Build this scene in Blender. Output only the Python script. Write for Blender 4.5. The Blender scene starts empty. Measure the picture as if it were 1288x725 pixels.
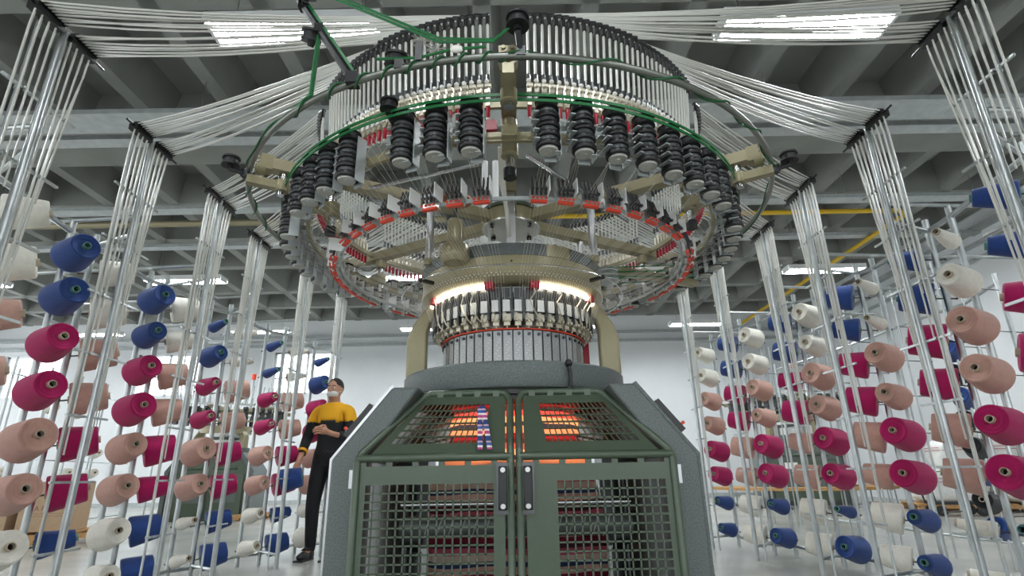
import bpy, bmesh, math, random
from mathutils import Vector, Matrix, Quaternion
random.seed(7)
R = math.radians
sc = bpy.context.scene
col = sc.collection

# ------------------------------------------------------------------ camera, world, exposure
F, PITCH, CAMH = 690.0, R(18.8), 0.75
cam_d = bpy.data.cameras.new('camera')
cam_d.sensor_width = 36.0
cam_d.lens = F / 1288.0 * 36.0
cam_d.clip_end = 100
cam = bpy.data.objects.new('camera', cam_d)
col.objects.link(cam)
cam.location = (0, 0, CAMH)
ROLL = R(-1.0)
cam.rotation_euler = (Matrix.Rotation(R(90) + PITCH, 3, 'X') @ Matrix.Rotation(ROLL, 3, 'Z')).to_euler()
sc.camera = cam
w = bpy.data.worlds.new('daylight')
sc.world = w
w.use_nodes = True
w.node_tree.nodes['Background'].inputs[0].default_value = (0.93, 0.97, 1.0, 1)
w.node_tree.nodes['Background'].inputs[1].default_value = 4.5
sc.view_settings.view_transform = 'Standard'
sc.view_settings.look = 'None'
sc.view_settings.gamma = 1
sc.view_settings.use_curve_mapping = False
sc.view_settings.exposure = 0.15
TUBE_EMIT = 68.0      # fluorescent tubes
STRIP_EMIT = 9.0     # lamp arcs round the needle cylinder
FABRIC_LAMP_W = 9.0   # warm lamp inside the fabric tube

def px_dir(u, v):
    x, up = (u - 644) / F, (362.5 - v) / F
    x, up = x * math.cos(ROLL) - up * math.sin(ROLL), x * math.sin(ROLL) + up * math.cos(ROLL)
    return Vector((x, math.cos(PITCH) - up * math.sin(PITCH), math.sin(PITCH) + up * math.cos(PITCH)))
def at_y(u, v, y):
    d = px_dir(u, v); return Vector((0, 0, CAMH)) + d * (y / d.y)
def at_z(u, v, z):
    d = px_dir(u, v); return Vector((0, 0, CAMH)) + d * ((z - CAMH) / d.z)

# ------------------------------------------------------------------ materials
def lin(h):
    h = h.lstrip('#')
    c = [int(h[i:i + 2], 16) / 255 for i in (0, 2, 4)]
    return tuple(x / 12.92 if x <= .04045 else ((x + .055) / 1.055) ** 2.4 for x in c) + (1,)
def mat(name, hexc, rough=.5, metal=0., var=0., scale=20., bump=0., bscale=60., emit=0., trans=0., spec=.5):
    m = bpy.data.materials.new(name); m.use_nodes = True
    nt = m.node_tree; b = nt.nodes['Principled BSDF']
    c = lin(hexc)
    b.inputs['Base Color'].default_value = c
    b.inputs['Roughness'].default_value = rough
    b.inputs['Metallic'].default_value = metal
    b.inputs['Specular IOR Level'].default_value = spec
    if trans: b.inputs['Transmission Weight'].default_value = trans
    if emit:
        b.inputs['Emission Color'].default_value = c
        b.inputs['Emission Strength'].default_value = emit
    if var or bump:
        tc = nt.nodes.new('ShaderNodeTexCoord')
    if var:
        n = nt.nodes.new('ShaderNodeTexNoise'); n.inputs['Scale'].default_value = scale
        n.inputs['Detail'].default_value = 5
        nt.links.new(tc.outputs['Object'], n.inputs['Vector'])
        r = nt.nodes.new('ShaderNodeValToRGB')
        r.color_ramp.elements[0].position = .3; r.color_ramp.elements[1].position = .7
        r.color_ramp.elements[0].color = tuple(x * (1 - var) for x in c[:3]) + (1,)
        r.color_ramp.elements[1].color = tuple(min(1, x * (1 + var)) for x in c[:3]) + (1,)
        nt.links.new(n.outputs['Fac'], r.inputs['Fac'])
        nt.links.new(r.outputs['Color'], b.inputs['Base Color'])
    if bump:
        n2 = nt.nodes.new('ShaderNodeTexNoise'); n2.inputs['Scale'].default_value = bscale
        nt.links.new(tc.outputs['Object'], n2.inputs['Vector'])
        bp = nt.nodes.new('ShaderNodeBump'); bp.inputs['Strength'].default_value = bump
        bp.inputs['Distance'].default_value = .01
        nt.links.new(n2.outputs['Fac'], bp.inputs['Height'])
        nt.links.new(bp.outputs['Normal'], b.inputs['Normal'])
    return m
def yarn_mat(name, hexc):
    m = mat(name, hexc, .85, var=.06, scale=40, spec=.2)
    nt = m.node_tree; b = nt.nodes['Principled BSDF']
    tc = nt.nodes.new('ShaderNodeTexCoord')
    wv = nt.nodes.new('ShaderNodeTexWave'); wv.bands_direction = 'Z'
    wv.inputs['Scale'].default_value = 70; wv.inputs['Distortion'].default_value = 1.5
    nt.links.new(tc.outputs['Object'], wv.inputs['Vector'])
    bp = nt.nodes.new('ShaderNodeBump'); bp.inputs['Strength'].default_value = .35
    bp.inputs['Distance'].default_value = .003
    nt.links.new(wv.outputs['Fac'], bp.inputs['Height'])
    nt.links.new(bp.outputs['Normal'], b.inputs['Normal'])
    b.inputs['Sheen Weight'].default_value = .25
    return m
def stripe_mat(name, period, cols, axis='Z', wob=.012, translucent=0.):
    m = bpy.data.materials.new(name); m.use_nodes = True
    nt = m.node_tree; b = nt.nodes['Principled BSDF']
    b.inputs['Roughness'].default_value = .9
    tc = nt.nodes.new('ShaderNodeTexCoord'); sp = nt.nodes.new('ShaderNodeSeparateXYZ')
    nt.links.new(tc.outputs['Object'], sp.inputs[0])
    ns = nt.nodes.new('ShaderNodeTexNoise'); ns.inputs['Scale'].default_value = 6
    nt.links.new(tc.outputs['Object'], ns.inputs['Vector'])
    ma = nt.nodes.new('ShaderNodeMath'); ma.operation = 'MULTIPLY_ADD'
    ma.inputs[1].default_value = wob * 2
    nt.links.new(ns.outputs['Fac'], ma.inputs[0]); nt.links.new(sp.outputs[axis], ma.inputs[2])
    dv = nt.nodes.new('ShaderNodeMath'); dv.operation = 'DIVIDE'; dv.inputs[1].default_value = period
    nt.links.new(ma.outputs[0], dv.inputs[0])
    fr = nt.nodes.new('ShaderNodeMath'); fr.operation = 'FRACT'
    nt.links.new(dv.outputs[0], fr.inputs[0])
    rp = nt.nodes.new('ShaderNodeValToRGB'); rp.color_ramp.interpolation = 'CONSTANT'
    els = rp.color_ramp.elements
    els[0].position = 0; els[0].color = lin(cols[0][1])
    els[1].position = cols[1][0]; els[1].color = lin(cols[1][1])
    for p, h in cols[2:]:
        e = els.new(p); e.color = lin(h)
    nt.links.new(fr.outputs[0], rp.inputs['Fac'])
    nt.links.new(rp.outputs['Color'], b.inputs['Base Color'])
    if translucent:
        t = nt.nodes.new('ShaderNodeBsdfTranslucent'); mx = nt.nodes.new('ShaderNodeMixShader')
        mx.inputs[0].default_value = translucent
        nt.links.new(rp.outputs['Color'], t.inputs['Color'])
        nt.links.new(b.outputs[0], mx.inputs[1]); nt.links.new(t.outputs[0], mx.inputs[2])
        nt.links.new(mx.outputs[0], nt.nodes['Material Output'].inputs['Surface'])
    return m

M = {}
M['concrete_ceiling'] = mat('concrete_ceiling', '#8c8e8a', .9, var=.12, scale=1.2, bump=.25, bscale=25)
M['wall'] = mat('wall_paint', '#dfe2e4', .8, var=.02, scale=2)
M['floor'] = mat('floor_concrete', '#a4a59f', .25, var=.16, scale=1.3, bump=.04, bscale=8)
M['galv'] = mat('galvanised_steel', '#b4b9b9', .32, .9, var=.12, scale=14)
M['galv_dull'] = mat('galvanised_tray', '#b4baba', .5, .3, var=.1, scale=9)
M['steel'] = mat('polished_steel', '#c9ccce', .18, 1.)
M['steel_d'] = mat('dark_steel', '#5a5c5e', .3, .9)
M['silver'] = mat('silver_alloy', '#c2c3bf', .32, .85)
M['plate'] = mat('cam_plate_steel', '#a3a5a5', .38, .7, var=.05, scale=60)
M['neck'] = mat('grey_wheel_neck', '#4a4d4f', .4)
M['ringtube'] = mat('grey_ring_tube', '#83867f', .3, .8)
M['champ'] = mat('nickel_brass', '#d4cdba', .3, .55)
M['beige'] = mat('beige_enamel', '#978f70', .32, .15, var=.04, scale=120)
M['beige_m'] = mat('beige_hammer', '#a39a7c', .38, .3, var=.08, scale=220)
M['green'] = mat('green_enamel', '#4a5747', .32, .1, var=.03, scale=90)
M['speck'] = mat('speckled_grey_paint', '#5c6462', .45, .1, var=.4, scale=260)
M['alu'] = mat('brushed_aluminium', '#b9bbbd', .3, .9)
M['black'] = mat('black_plastic', '#141516', .35)
M['rubber'] = mat('black_rubber', '#1a1b1c', .5)
M['capw'] = mat('grey_cap', '#b3b3ab', .45)
M['ceramic'] = mat('white_ceramic', '#efece4', .2)
M['tag'] = mat('white_tag', '#eef0ee', .5)
M['red'] = mat('crimson_plastic', '#b3122f', .35)
M['orange'] = mat('red_orange_plastic', '#e2452a', .4)
M['copper'] = mat('copper_disc', '#b5795a', .35, .5)
M['belt'] = mat('green_belt', '#0f6b35', .4)
M['cord'] = mat('green_cord', '#0c5a2c', .6)
M['tube'] = mat('white_tube', '#c9c9c1', .3, spec=.6)
M['yellow'] = mat('yellow_pipe', '#d9b112', .45)
M['lampglow'] = mat('lamp_tube', '#fff4dc', .4, emit=STRIP_EMIT)
M['fluo'] = mat('fluorescent_tube', '#f7fcff', .4, emit=TUBE_EMIT)
M['white_metal'] = mat('white_metal', '#e6e8e8', .4)
M['glass'] = mat('window_glass', '#f4fbff', .05, trans=1.)
M['card'] = mat('cardboard', '#b39a7e', .85, var=.05, scale=30)
M['cardprint'] = mat('box_print', '#8a5a50', .8)
M['wood'] = mat('pallet_wood', '#b48a58', .8, var=.2, scale=18)
M['sack'] = mat('woven_sack', '#e3e4e0', .75, var=.06, scale=30, bump=.5, bscale=14)
M['sackline'] = mat('sack_stripe', '#c98a92', .7)
M['core'] = mat('cone_core', '#b9ad98', .6)
M['core_g'] = mat('green_cone_core', '#5f8f86', .5)
M['dark'] = mat('hollow_shade', '#1b1a18', .9)
M['magenta'] = yarn_mat('magenta_yarn', '#aa1459')
M['blush'] = yarn_mat('blush_yarn', '#c59c8e')
M['white'] = yarn_mat('white_yarn', '#e6e3d7')
M['blue'] = yarn_mat('blue_yarn', '#27437f')
M['blackyarn'] = yarn_mat('black_yarn', '#14161a')
M['thread'] = mat('yarn_thread', '#d8d2ca', .8)
M['fabric'] = stripe_mat('striped_knit', .11, [(0, '#8a2c44'), (.16, '#e3bfb0'), (.36, '#38466f'), (.5, '#e2d8c8'), (.68, '#d06a80'), (.86, '#54303f')], translucent=.55)
M['knit'] = stripe_mat('knit_tape', .05, [(0, '#2f437f'), (.3, '#e8e0da'), (.42, '#b84a86'), (.6, '#e8e0da'), (.72, '#4461a5'), (.9, '#c9a6b2')], wob=.004)
M['roller'] = mat('grey_roller', '#5f6763', .35, .2)
M['skin'] = mat('skin', '#b98a72', .55)
M['hair'] = mat('dark_hair', '#1d1614', .7)
M['mask'] = mat('face_mask', '#dfe0df', .8)
M['shirt_y'] = mat('yellow_cloth', '#e3a617', .85)
M['shirt_k'] = mat('black_cloth', '#17181b', .85)
M['shirt_g'] = mat('grey_cloth', '#57565a', .85)
M['shoe'] = mat('shoe', '#2a2a2c', .6)
M['concrete_light'] = M['wall']

# ------------------------------------------------------------------ mesh builder
class MB:
    def __init__(s): s.v = []; s.f = []; s.m = []; s.sm = []; s.cur = 0; s.smooth = False
    def add(s, vs, fs, smooth=None):
        o = len(s.v); s.v += [tuple(p) for p in vs]
        for f in fs:
            s.f.append([o + i for i in f]); s.m.append(s.cur)
            s.sm.append(s.smooth if smooth is None else smooth)
        return s
    def mi(s, i): s.cur = i; return s
    def box(s, c, d, rot=None):
        hx, hy, hz = d[0] / 2, d[1] / 2, d[2] / 2
        vs = [Vector((x, y, z)) for x in (-hx, hx) for y in (-hy, hy) for z in (-hz, hz)]
        if rot is not None: vs = [rot @ p for p in vs]
        c = Vector(c); vs = [p + c for p in vs]
        return s.add(vs, [(0, 1, 3, 2), (4, 6, 7, 5), (0, 4, 5, 1), (2, 3, 7, 6), (0, 2, 6, 4), (1, 5, 7, 3)], False)
    def frame(s, d):
        d = Vector(d).normalized()
        a = Vector((0, 0, 1)) if abs(d.z) < .9 else Vector((1, 0, 0))
        u = d.cross(a).normalized(); return u, d.cross(u).normalized()
    def cyl(s, p0, p1, r0, r1=None, n=10, caps=True):
        r1 = r0 if r1 is None else r1
        p0, p1 = Vector(p0), Vector(p1); u, v = s.frame(p1 - p0)
        vs = []
        for p, r in ((p0, r0), (p1, r1)):
            for i in range(n):
                a = 2 * math.pi * i / n; vs.append(p + u * r * math.cos(a) + v * r * math.sin(a))
        s.add(vs, [(i, (i + 1) % n, n + (i + 1) % n, n + i) for i in range(n)], True)
        if caps: s.add(vs, [tuple(range(n))[::-1], tuple(range(n, 2 * n))], False)
        return s
    def tube(s, path, r, n=6, caps=True, closed=False):
        path = [Vector(p) for p in path]; k = len(path); vs = []; pu = None
        for i, p in enumerate(path):
            if closed: d = path[(i + 1) % k] - path[i - 1]
            else: d = path[min(i + 1, k - 1)] - path[max(i - 1, 0)]
            d.normalize()
            if pu is None: u, _ = s.frame(d)
            else:
                u = pu - d * pu.dot(d)
                u = u.normalized() if u.length > 1e-6 else s.frame(d)[0]
            pu = u; v = d.cross(u)
            rr = r[i] if isinstance(r, (list, tuple)) else r
            for j in range(n):
                a = 2 * math.pi * j / n; vs.append(p + u * rr * math.cos(a) + v * rr * math.sin(a))
        fs = []
        for i in range(k if closed else k - 1):
            i2 = (i + 1) % k
            for j in range(n):
                fs.append((i * n + j, i * n + (j + 1) % n, i2 * n + (j + 1) % n, i2 * n + j))
        s.add(vs, fs, True)
        if caps and not closed:
            s.add(vs, [tuple(range(n))[::-1], tuple(range((k - 1) * n, k * n))], False)
        return s
    def lathe(s, prof, n=48, c=(0, 0, 0), a0=0., a1=None, closed=False, smooth=True):
        """profile [(r,z)] about Z, a measured from -Y towards +X"""
        full = a1 is None
        k = len(prof); cnt = n if full else n + 1; vs = []
        for i in range(cnt):
            a = 2 * math.pi * i / n if full else a0 + (a1 - a0) * i / n
            for r, z in prof: vs.append((c[0] + r * math.sin(a), c[1] - r * math.cos(a), c[2] + z))
        fs = []
        for i in range(n):
            i2 = (i + 1) % cnt
            for j in range(k if closed else k - 1):
                j2 = (j + 1) % k
                fs.append((i * k + j, i2 * k + j, i2 * k + j2, i * k + j2))
        s.add(vs, fs, smooth)
        if not full and closed:
            s.add(vs, [tuple(range(k)), tuple(range((cnt - 1) * k, cnt * k))[::-1]], False)
        return s
    def ring(s, rr, z, w, h, n=96, a0=0., a1=None, smooth=False):
        """rectangular section ring, radial width w, height h"""
        return s.lathe([(rr - w / 2, z - h / 2), (rr + w / 2, z - h / 2), (rr + w / 2, z + h / 2), (rr - w / 2, z + h / 2)], n, a0=a0, a1=a1, closed=True, smooth=smooth)
    def torus(s, rr, z, r, n=96, k=8):
        pr = [(rr + r * math.cos(2 * math.pi * i / k), z + r * math.sin(2 * math.pi * i / k)) for i in range(k)]
        return s.lathe(pr, n, closed=True, smooth=True)
    def sphere(s, c, rad, n=12, k=8):
        rx, ry, rz = rad if isinstance(rad, (tuple, list)) else (rad,) * 3
        vs = [(c[0], c[1], c[2] - rz)]
        for i in range(1, k):
            ph = -math.pi / 2 + math.pi * i / k
            for j in range(n):
                a = 2 * math.pi * j / n
                vs.append((c[0] + rx * math.cos(ph) * math.cos(a), c[1] + ry * math.cos(ph) * math.sin(a), c[2] + rz * math.sin(ph)))
        vs.append((c[0], c[1], c[2] + rz)); L = len(vs) - 1
        fs = [(0, 1 + (j + 1) % n, 1 + j) for j in range(n)]
        for i in range(k - 2):
            for j in range(n):
                a, b = 1 + i * n + j, 1 + i * n + (j + 1) % n
                fs.append((a, b, b + n, a + n))
        fs += [(L, L - n + j, L - n + (j + 1) % n) for j in range(n)]
        return s.add(vs, fs, True)
    def prism(s, poly, axis, lo, hi):
        """poly of 2D points extruded along axis 'x','y','z'"""
        def p3(p, t):
            return {'x': (t, p[0], p[1]), 'y': (p[0], t, p[1]), 'z': (p[0], p[1], t)}[axis]
        n = len(poly)
        vs = [p3(p, lo) for p in poly] + [p3(p, hi) for p in poly]
        return s.add(vs, [tuple(range(n)), tuple(range(n, 2 * n))[::-1]] + [(i, n + i, n + (i + 1) % n, (i + 1) % n) for i in range(n)], False)
    def mesh(s, name, *mats):
        me = bpy.data.meshes.new(name)
        me.from_pydata(s.v, [], s.f)
        for m in mats: me.materials.append(M[m] if isinstance(m, str) else m)
        me.polygons.foreach_set('material_index', s.m)
        me.polygons.foreach_set('use_smooth', s.sm)
        bm = bmesh.new(); bm.from_mesh(me)
        bmesh.ops.recalc_face_normals(bm, faces=bm.faces); bm.to_mesh(me); bm.free()
        me.set_sharp_from_angle(angle=R(38)); me.update(); return me
    def build(s, name, mats, parent=None, kind=None):
        if not isinstance(mats, (list, tuple)): mats = [mats]
        return link(name, s.mesh(name, *mats), parent, kind)
def link(name, me, parent=None, kind=None):
    o = bpy.data.objects.new(name, me); col.objects.link(o)
    if parent: o.parent = parent
    if kind: o['kind'] = kind
    return o
def bevel(o, wd=.004, seg=2):
    b = o.modifiers.new('bevel', 'BEVEL'); b.width = wd; b.segments = seg; b.limit_method = 'ANGLE'; b.angle_limit = R(35)
    return o
def tag(o, label, cat, group=None, kind=None):
    o['label'] = label; o['category'] = cat
    if group: o['group'] = group
    if kind: o['kind'] = kind
    return o
def empty(name, loc=(0, 0, 0), rz=0, sc_=1.0):
    o = bpy.data.objects.new(name, None); col.objects.link(o)
    o.location = loc; o.rotation_euler = (0, 0, rz); o.scale = (sc_,) * 3
    o.empty_display_size = .1
    return o
ORD = ['zeroth', 'first', 'second', 'third', 'fourth', 'fifth', 'sixth', 'seventh', 'eighth', 'ninth', 'tenth', 'eleventh', 'twelfth', 'thirteenth', 'fourteenth', 'fifteenth', 'sixteenth']

# ------------------------------------------------------------------ setting
X0, X1, Y0, Y1, ZC = -18.0, 9.8, -6.0, 18.0, 5.8
ZS = ZC + .6
MB().box(((X0 + X1) / 2, (Y0 + Y1) / 2, -.05), (X1 - X0, Y1 - Y0, .1)).build('floor', 'floor', kind='structure')
ceil = MB().box(((X0 + X1) / 2, (Y0 + Y1) / 2, ZS + .1), (X1 - X0, Y1 - Y0, .2)).build('ceiling', 'concrete_ceiling', kind='structure')
# ribs along Y (lipped, slightly tapered) and beams along X
def rib_mesh(L, wb, wt, along):
    p = [(-wb / 2, ZC), (wb / 2, ZC), (wt / 2, ZS), (-wt / 2, ZS)]
    return MB().prism(p, along, -L / 2, L / 2)
ribY = rib_mesh(Y1 - Y0, .2, .42, 'y').mesh('rib', 'concrete_ceiling')
x = X0 + .35
while x < X1:
    o = link('rib', ribY, ceil); o.location = (x, (Y0 + Y1) / 2, 0)
    x += 1.24
beamX = rib_mesh(X1 - X0, .22, .4, 'x').mesh('cross_rib', 'concrete_ceiling')
for y in (-4.6, -2.2, .2, 2.6, 4.75, 9.55, 11.2, 12.9, 14.9, 16.4, 17.8):
    o = link('cross_rib', beamX, ceil); o.location = ((X0 + X1) / 2, y, 0)
wideX = MB().box((0, 0, ZC - .03 + .3), (X1 - X0, .95, .66)).mesh('main_beam', 'concrete_ceiling')
for y in (7.5,):
    o = link('main_beam', wideX, ceil); o.location = ((X0 + X1) / 2, y, 0)
# back wall with window openings
WIN = [(-16.9, -14.9), (-12.5, -10.4), (-7.95, -5.75)]
WZ0, WZ1 = 3.35, 4.75
wb = MB()
yb = Y1 + .12
wb.box(((X0 + X1) / 2, yb, WZ0 / 2), (X1 - X0, .24, WZ0))
wb.box(((X0 + X1) / 2, yb, (WZ1 + ZS) / 2), (X1 - X0, .24, ZS - WZ1))
xs = [X0] + [t for q in WIN for t in q] + [X1]
for i in range(0, len(xs), 2):
    wb.box(((xs[i] + xs[i + 1]) / 2, yb, (WZ0 + WZ1) / 2), (xs[i + 1] - xs[i], .24, WZ1 - WZ0))
wb.build('wall_back', 'wall', kind='structure')
for i, (a, b) in enumerate(WIN):
    f = MB(); zc = (WZ0 + WZ1) / 2; h = WZ1 - WZ0
    for q in (a + .03, (a + b) / 2, b - .03): f.box((q, yb, zc), (.06, .1, h))
    for q in (WZ0 + .03, WZ1 - .03): f.box(((a + b) / 2, yb, q), (b - a, .1, .06))
    wn = f.build('window_%d' % (i + 1), 'white_metal', kind='structure')
    for k in (0, 1):
        xa = a + .06 + k * ((b - a) / 2 - .03); xb = xa + (b - a) / 2 - .09
        MB().box(((xa + xb) / 2, yb, zc), (xb - xa, .008, h - .12)).build('pane', 'glass', wn)
MB().box((X1 + .12, (Y0 + Y1) / 2, ZS / 2), (.24, Y1 - Y0, ZS)).build('wall_right', 'wall', kind='structure')
# left wall with its row of large windows
wl = MB(); ys = [Y0]; wins = []
for k in range(5):
    a = -4.5 + k * 4.6; wins.append((a, a + 3.2)); ys += [a, a + 3.2]
ys.append(Y1)
wl.box((X0 - .12, (Y0 + Y1) / 2, .6), (.24, Y1 - Y0, 1.2))
wl.box((X0 - .12, (Y0 + Y1) / 2, (5.0 + ZS) / 2), (.24, Y1 - Y0, ZS - 5.0))
for i in range(0, len(ys), 2): wl.box((X0 - .12, (ys[i] + ys[i + 1]) / 2, 3.1), (.24, ys[i + 1] - ys[i], 3.8))
wl.build('wall_left', 'wall', kind='structure')
for i, (a, b) in enumerate(wins):
    f = MB()
    for q in (a + .03, (a + b) / 2, b - .03): f.box((X0 - .12, q, 3.1), (.1, .06, 3.8))
    for q in (1.23, 3.1, 4.97): f.box((X0 - .12, (a + b) / 2, q), (.1, b - a, .06))
    f.build('window_%d' % (i + 4), 'white_metal', kind='structure')
# unseen wall behind the camera, invented open band sized to limit front light
MB().box(((X0 + X1) / 2, Y0 - .12, .6), (X1 - X0, .24, 1.2)).box(((X0 + X1) / 2, Y0 - .12, (2.3 + ZS) / 2), (X1 - X0, .24, ZS - 2.3)).build('wall_front', 'wall', kind='structure')
f = MB()
for i in range(15): f.box((X0 + .1 + i * (X1 - X0 - .2) / 14, Y0 - .12, 1.75), (.08, .12, 1.1))
f.build('window_9', 'white_metal', kind='structure')  # added bars across the unseen opening that lets in front light
# wall services: pale conduit lines under the ceiling on the back wall
for i, z in enumerate((4.95, 5.25)):
    MB().box(((X0 + X1) / 2, Y1 - .05, z), (X1 - X0, .08, .09)).build('trim_%d' % (i + 1), 'galv_dull', kind='structure')
MB().box(((X0 + X1) / 2, Y1 - .015, .06), (X1 - X0, .03, .12)).build('baseboard_back', 'galv_dull', kind='structure')
for i, (z, r) in enumerate(((5.45, .09), (5.15, .06), (4.85, .05))):
    MB().box((X1 - .1, (Y0 + Y1) / 2, z), (r * 2, Y1 - Y0, r)).build('trim_%d' % (i + 3), 'galv_dull', kind='structure')

# cable trays along X
def cable_tray(y, z, wd, label, h=.07):
    t = empty('cable_tray', (0, y, z)); tag(t, label, 'cable tray', None)
    L = X1 - X0; cx = (X0 + X1) / 2
    m = MB()
    for s in (-1, 1):
        m.box((cx, s * wd / 2, 0), (L, .012, h))
    m.build('side_rail', 'galv_dull', t)
    MB().box((cx, 0, -h / 2 + .004), (L, wd - .012, .006)).build('tray_base', 'galv_dull', t)
    for k in range(3):
        MB().cyl((X0, -wd * .3 + k * wd * .3, -h / 2 + .022), (X1, -wd * .3 + k * wd * .3, -h / 2 + .022), .014, n=6).build('cable', 'black', t)
    for i in range(8):
        xx = -9 + i * 2.48
        for s in (-1, 1):
            MB().cyl((xx, s * wd / 2, 0), (xx, s * wd / 2, ZC + .55 - z), .006, n=5).build('hanger_rod', 'galv', t)
    return t
cable_tray(6.25, 5.35, .42, 'wide galvanised cable tray hung by rods ahead of the broad ceiling beam')
cable_tray(6.85, 5.45, .2, 'narrow galvanised cable tray hung close to the broad ceiling beam')
cable_tray(8.75, 5.3, .22, 'galvanised cable tray hung just past the broad ceiling beam')
cable_tray(10.6, 5.4, .18, 'slim galvanised cable tray over the row of distant ceiling lights')
yp = MB(); yp.tube([(.4, 9.3, 5.32), (7.3, 9.3, 5.32), (7.5, 9.5, 5.32), (7.5, 17.6, 5.32)], .045, 8)
tag(yp.build('yellow_pipe', 'yellow'), 'yellow overhead pipe that turns a corner under the ceiling', 'pipe')

tag(MB().tube([(X0, 9.3, 5.3), (-1.2, 9.3, 5.3)], .06, 8).build('conduit', 'beige'), 'beige overhead conduit ending short of the yellow pipe', 'pipe')
# fluorescent fixtures
def make_light():
    t = empty('fluorescent_light')
    h = MB(); h.box((0, 0, .05), (1.62, .3, .05)).box((0, -.16, .02), (1.62, .02, .1)).box((0, .16, .02), (1.62, .02, .1))
    h.build('housing', 'white_metal', t)
    for s in (-1, 1):
        MB().box((0, s * .076, -.005), (1.54, .142, .03)).build('diffuser', 'fluo', t)
    MB().box((0, 0, -.002), (1.54, .008, .045)).build('divider', 'white_metal', t)
    for s in (-1, 1):
        MB().box((s * .79, 0, .0), (.03, .26, .07)).build('end_cap', 'white_metal', t)
        MB().cyl((s * .6, 0, .06), (s * .6, 0, 1.68), .005, n=5).build('hanger_rod', 'galv', t)
    return t
def copy_tree(o, parent=None):
    c = o.copy(); col.objects.link(c)
    if parent: c.parent = parent
    for ch in o.children: copy_tree(ch, c)
    return c
LP = [(-1.98, 4.1), (2.82, 4.15), (-6.9, 10.9), (-2.4, 10.9), (2.75, 10.9), (6.6, 10.9), (-11.5, 10.9), (-7.2, 15.2), (-2.4, 15.2), (1.9, 15.2), (5.3, 15.2), (-12, 15.2), (-6.9, 4.1), (7.4, 4.1), (-4.4, -2.4), (-.2, -2.4), (4.4, -2.4)]
flu = None
for i, (x, y) in enumerate(LP):
    o = make_light() if flu is None else copy_tree(flu)
    flu = flu or o
    o.location = (x, y, 4.75)
    row = 'over the creels and knitting machine' if y < 5 else ('in the row past the yellow pipe' if y < 12 else 'in the row closest to the back wall')
    if y < 0: row = 'in the row ahead of the knitting machine'
    rk = 1 + sum(1 for q in LP if q[1] // 2 == y // 2 and q[0] > x)
    tag(o, 'twin fluorescent ceiling light %s from sack-side wall, %s' % (ORD[rk], row), 'ceiling light', 'fluorescent lights ' + row)

# ------------------------------------------------------------------ the knitting machine
DM = 2.2
km = empty('knitting_machine', (0, DM, 0))
tag(km, 'large circular knitting machine with green mesh doors and rings of black yarn feeders', 'machine')
def radial(me, name, angs, parent=km):
    out = []
    for a in angs:
        o = link(name, me, parent); o.rotation_euler.z = R(a); out.append(o)
    return out
# ---- cabinet sides
for s in (-1, 1):
    prof = [(.545, .0), (.545, .80), (.375, 1.012), (.29, 1.012), (.445, .80), (.445, .0)]
    o = MB().prism([(s * a, b) for a, b in prof], 'y', 1.70 - DM, 1.80 - DM).build('side_panel', 'speck', km); bevel(o, .008)
    edge = [(.552, .0), (.552, .803), (.38, 1.02), (.37, 1.014), (.54, .80), (.54, .0)]
    MB().prism([(s * a, b) for a, b in edge], 'y', 1.71 - DM, 2.72 - DM).build('side_cladding', 'alu' if s < 0 else 'speck', km)
    bk = MB().prism([(s * a, b) for a, b in prof], 'y', 2.62 - DM, 2.74 - DM).build('rear_panel', 'speck', km)
    # control pad on the sloping shoulder
    mid = Vector((s * .475, 1.77 - DM, .91)); d = Vector((-s * .17, 0, .212)).normalized()
    rot = Matrix((d, Vector((0, 1, 0)), d.cross(Vector((0, 1, 0))))).transposed()
    pad = MB().box(mid + Vector((s * .01, 0, .008)), (.12, .05, .016), rot).build('control_pad', 'black', km)
    b = MB().cyl(mid + Vector((s * .016, 0, .014)) - d * .045, mid + Vector((s * .03, 0, .024)) - d * .045, .005).build('button', 'orange', pad)
bp = MB().box((0, 0, .05), (1.06, .98, .1)).build('base_plate', 'speck', km)
MB().box((0, .02, 1.0), (.66, .8, .03)).build('bed_plate', 'black', km)
# interior drive columns and rollers
for s in (-1, 1):
    m = MB(); m.box((s * .37, .02, .45), (.06, .12, .75)).box((s * .33, -.06, .62), (.05, .06, .22)).cyl((s * .4, -.1, .55), (s * .33, -.1, .55), .05, n=14).box((s * .37, .02, .8), (.1, .2, .07))
    m.cyl((s * .385, -.12, .15), (s * .385, -.12, .78), .018, n=10)
    m.build('take_up_frame', 'steel_d', km)
rl = MB().cyl((-.36, -.34, .6), (.36, -.34, .6), .032, n=18).build('take_down_roller', 'roller', km)
m = MB()
for i in range(16):
    xx = -.28 + i * .037
    m.tube([(xx + .012 * t, -.34 - .0335 * math.cos(t * 1.2 - .6), .6 + .0335 * math.sin(t * 1.2 - .6)) for t in (-.6, 0, .6, 1.2, 1.8)], .0025, 4)
m.build('spiral_grip', 'capw', rl)
MB().cyl((-.36, -.35, .665), (.36, -.35, .665), .008, n=10).build('guide_bar', 'steel', km)
MB().cyl((-.36, -.05, .3), (.36, -.05, .3), .07, n=20).build('take_up_roller', 'roller', km)
for s in (-1, 1):
    MB().box((s * .3, .1, .93), (.1, .16, .1)).box((s * .26, -.05, .9), (.06, .05, .12)).cyl((s * .22, -.12, .96), (s * .38, -.1, .9), .014).cyl((s * .2, -.1, .88), (s * .4, -.12, .84), .012).build('spreader_bracket', 'silver', km)
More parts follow.
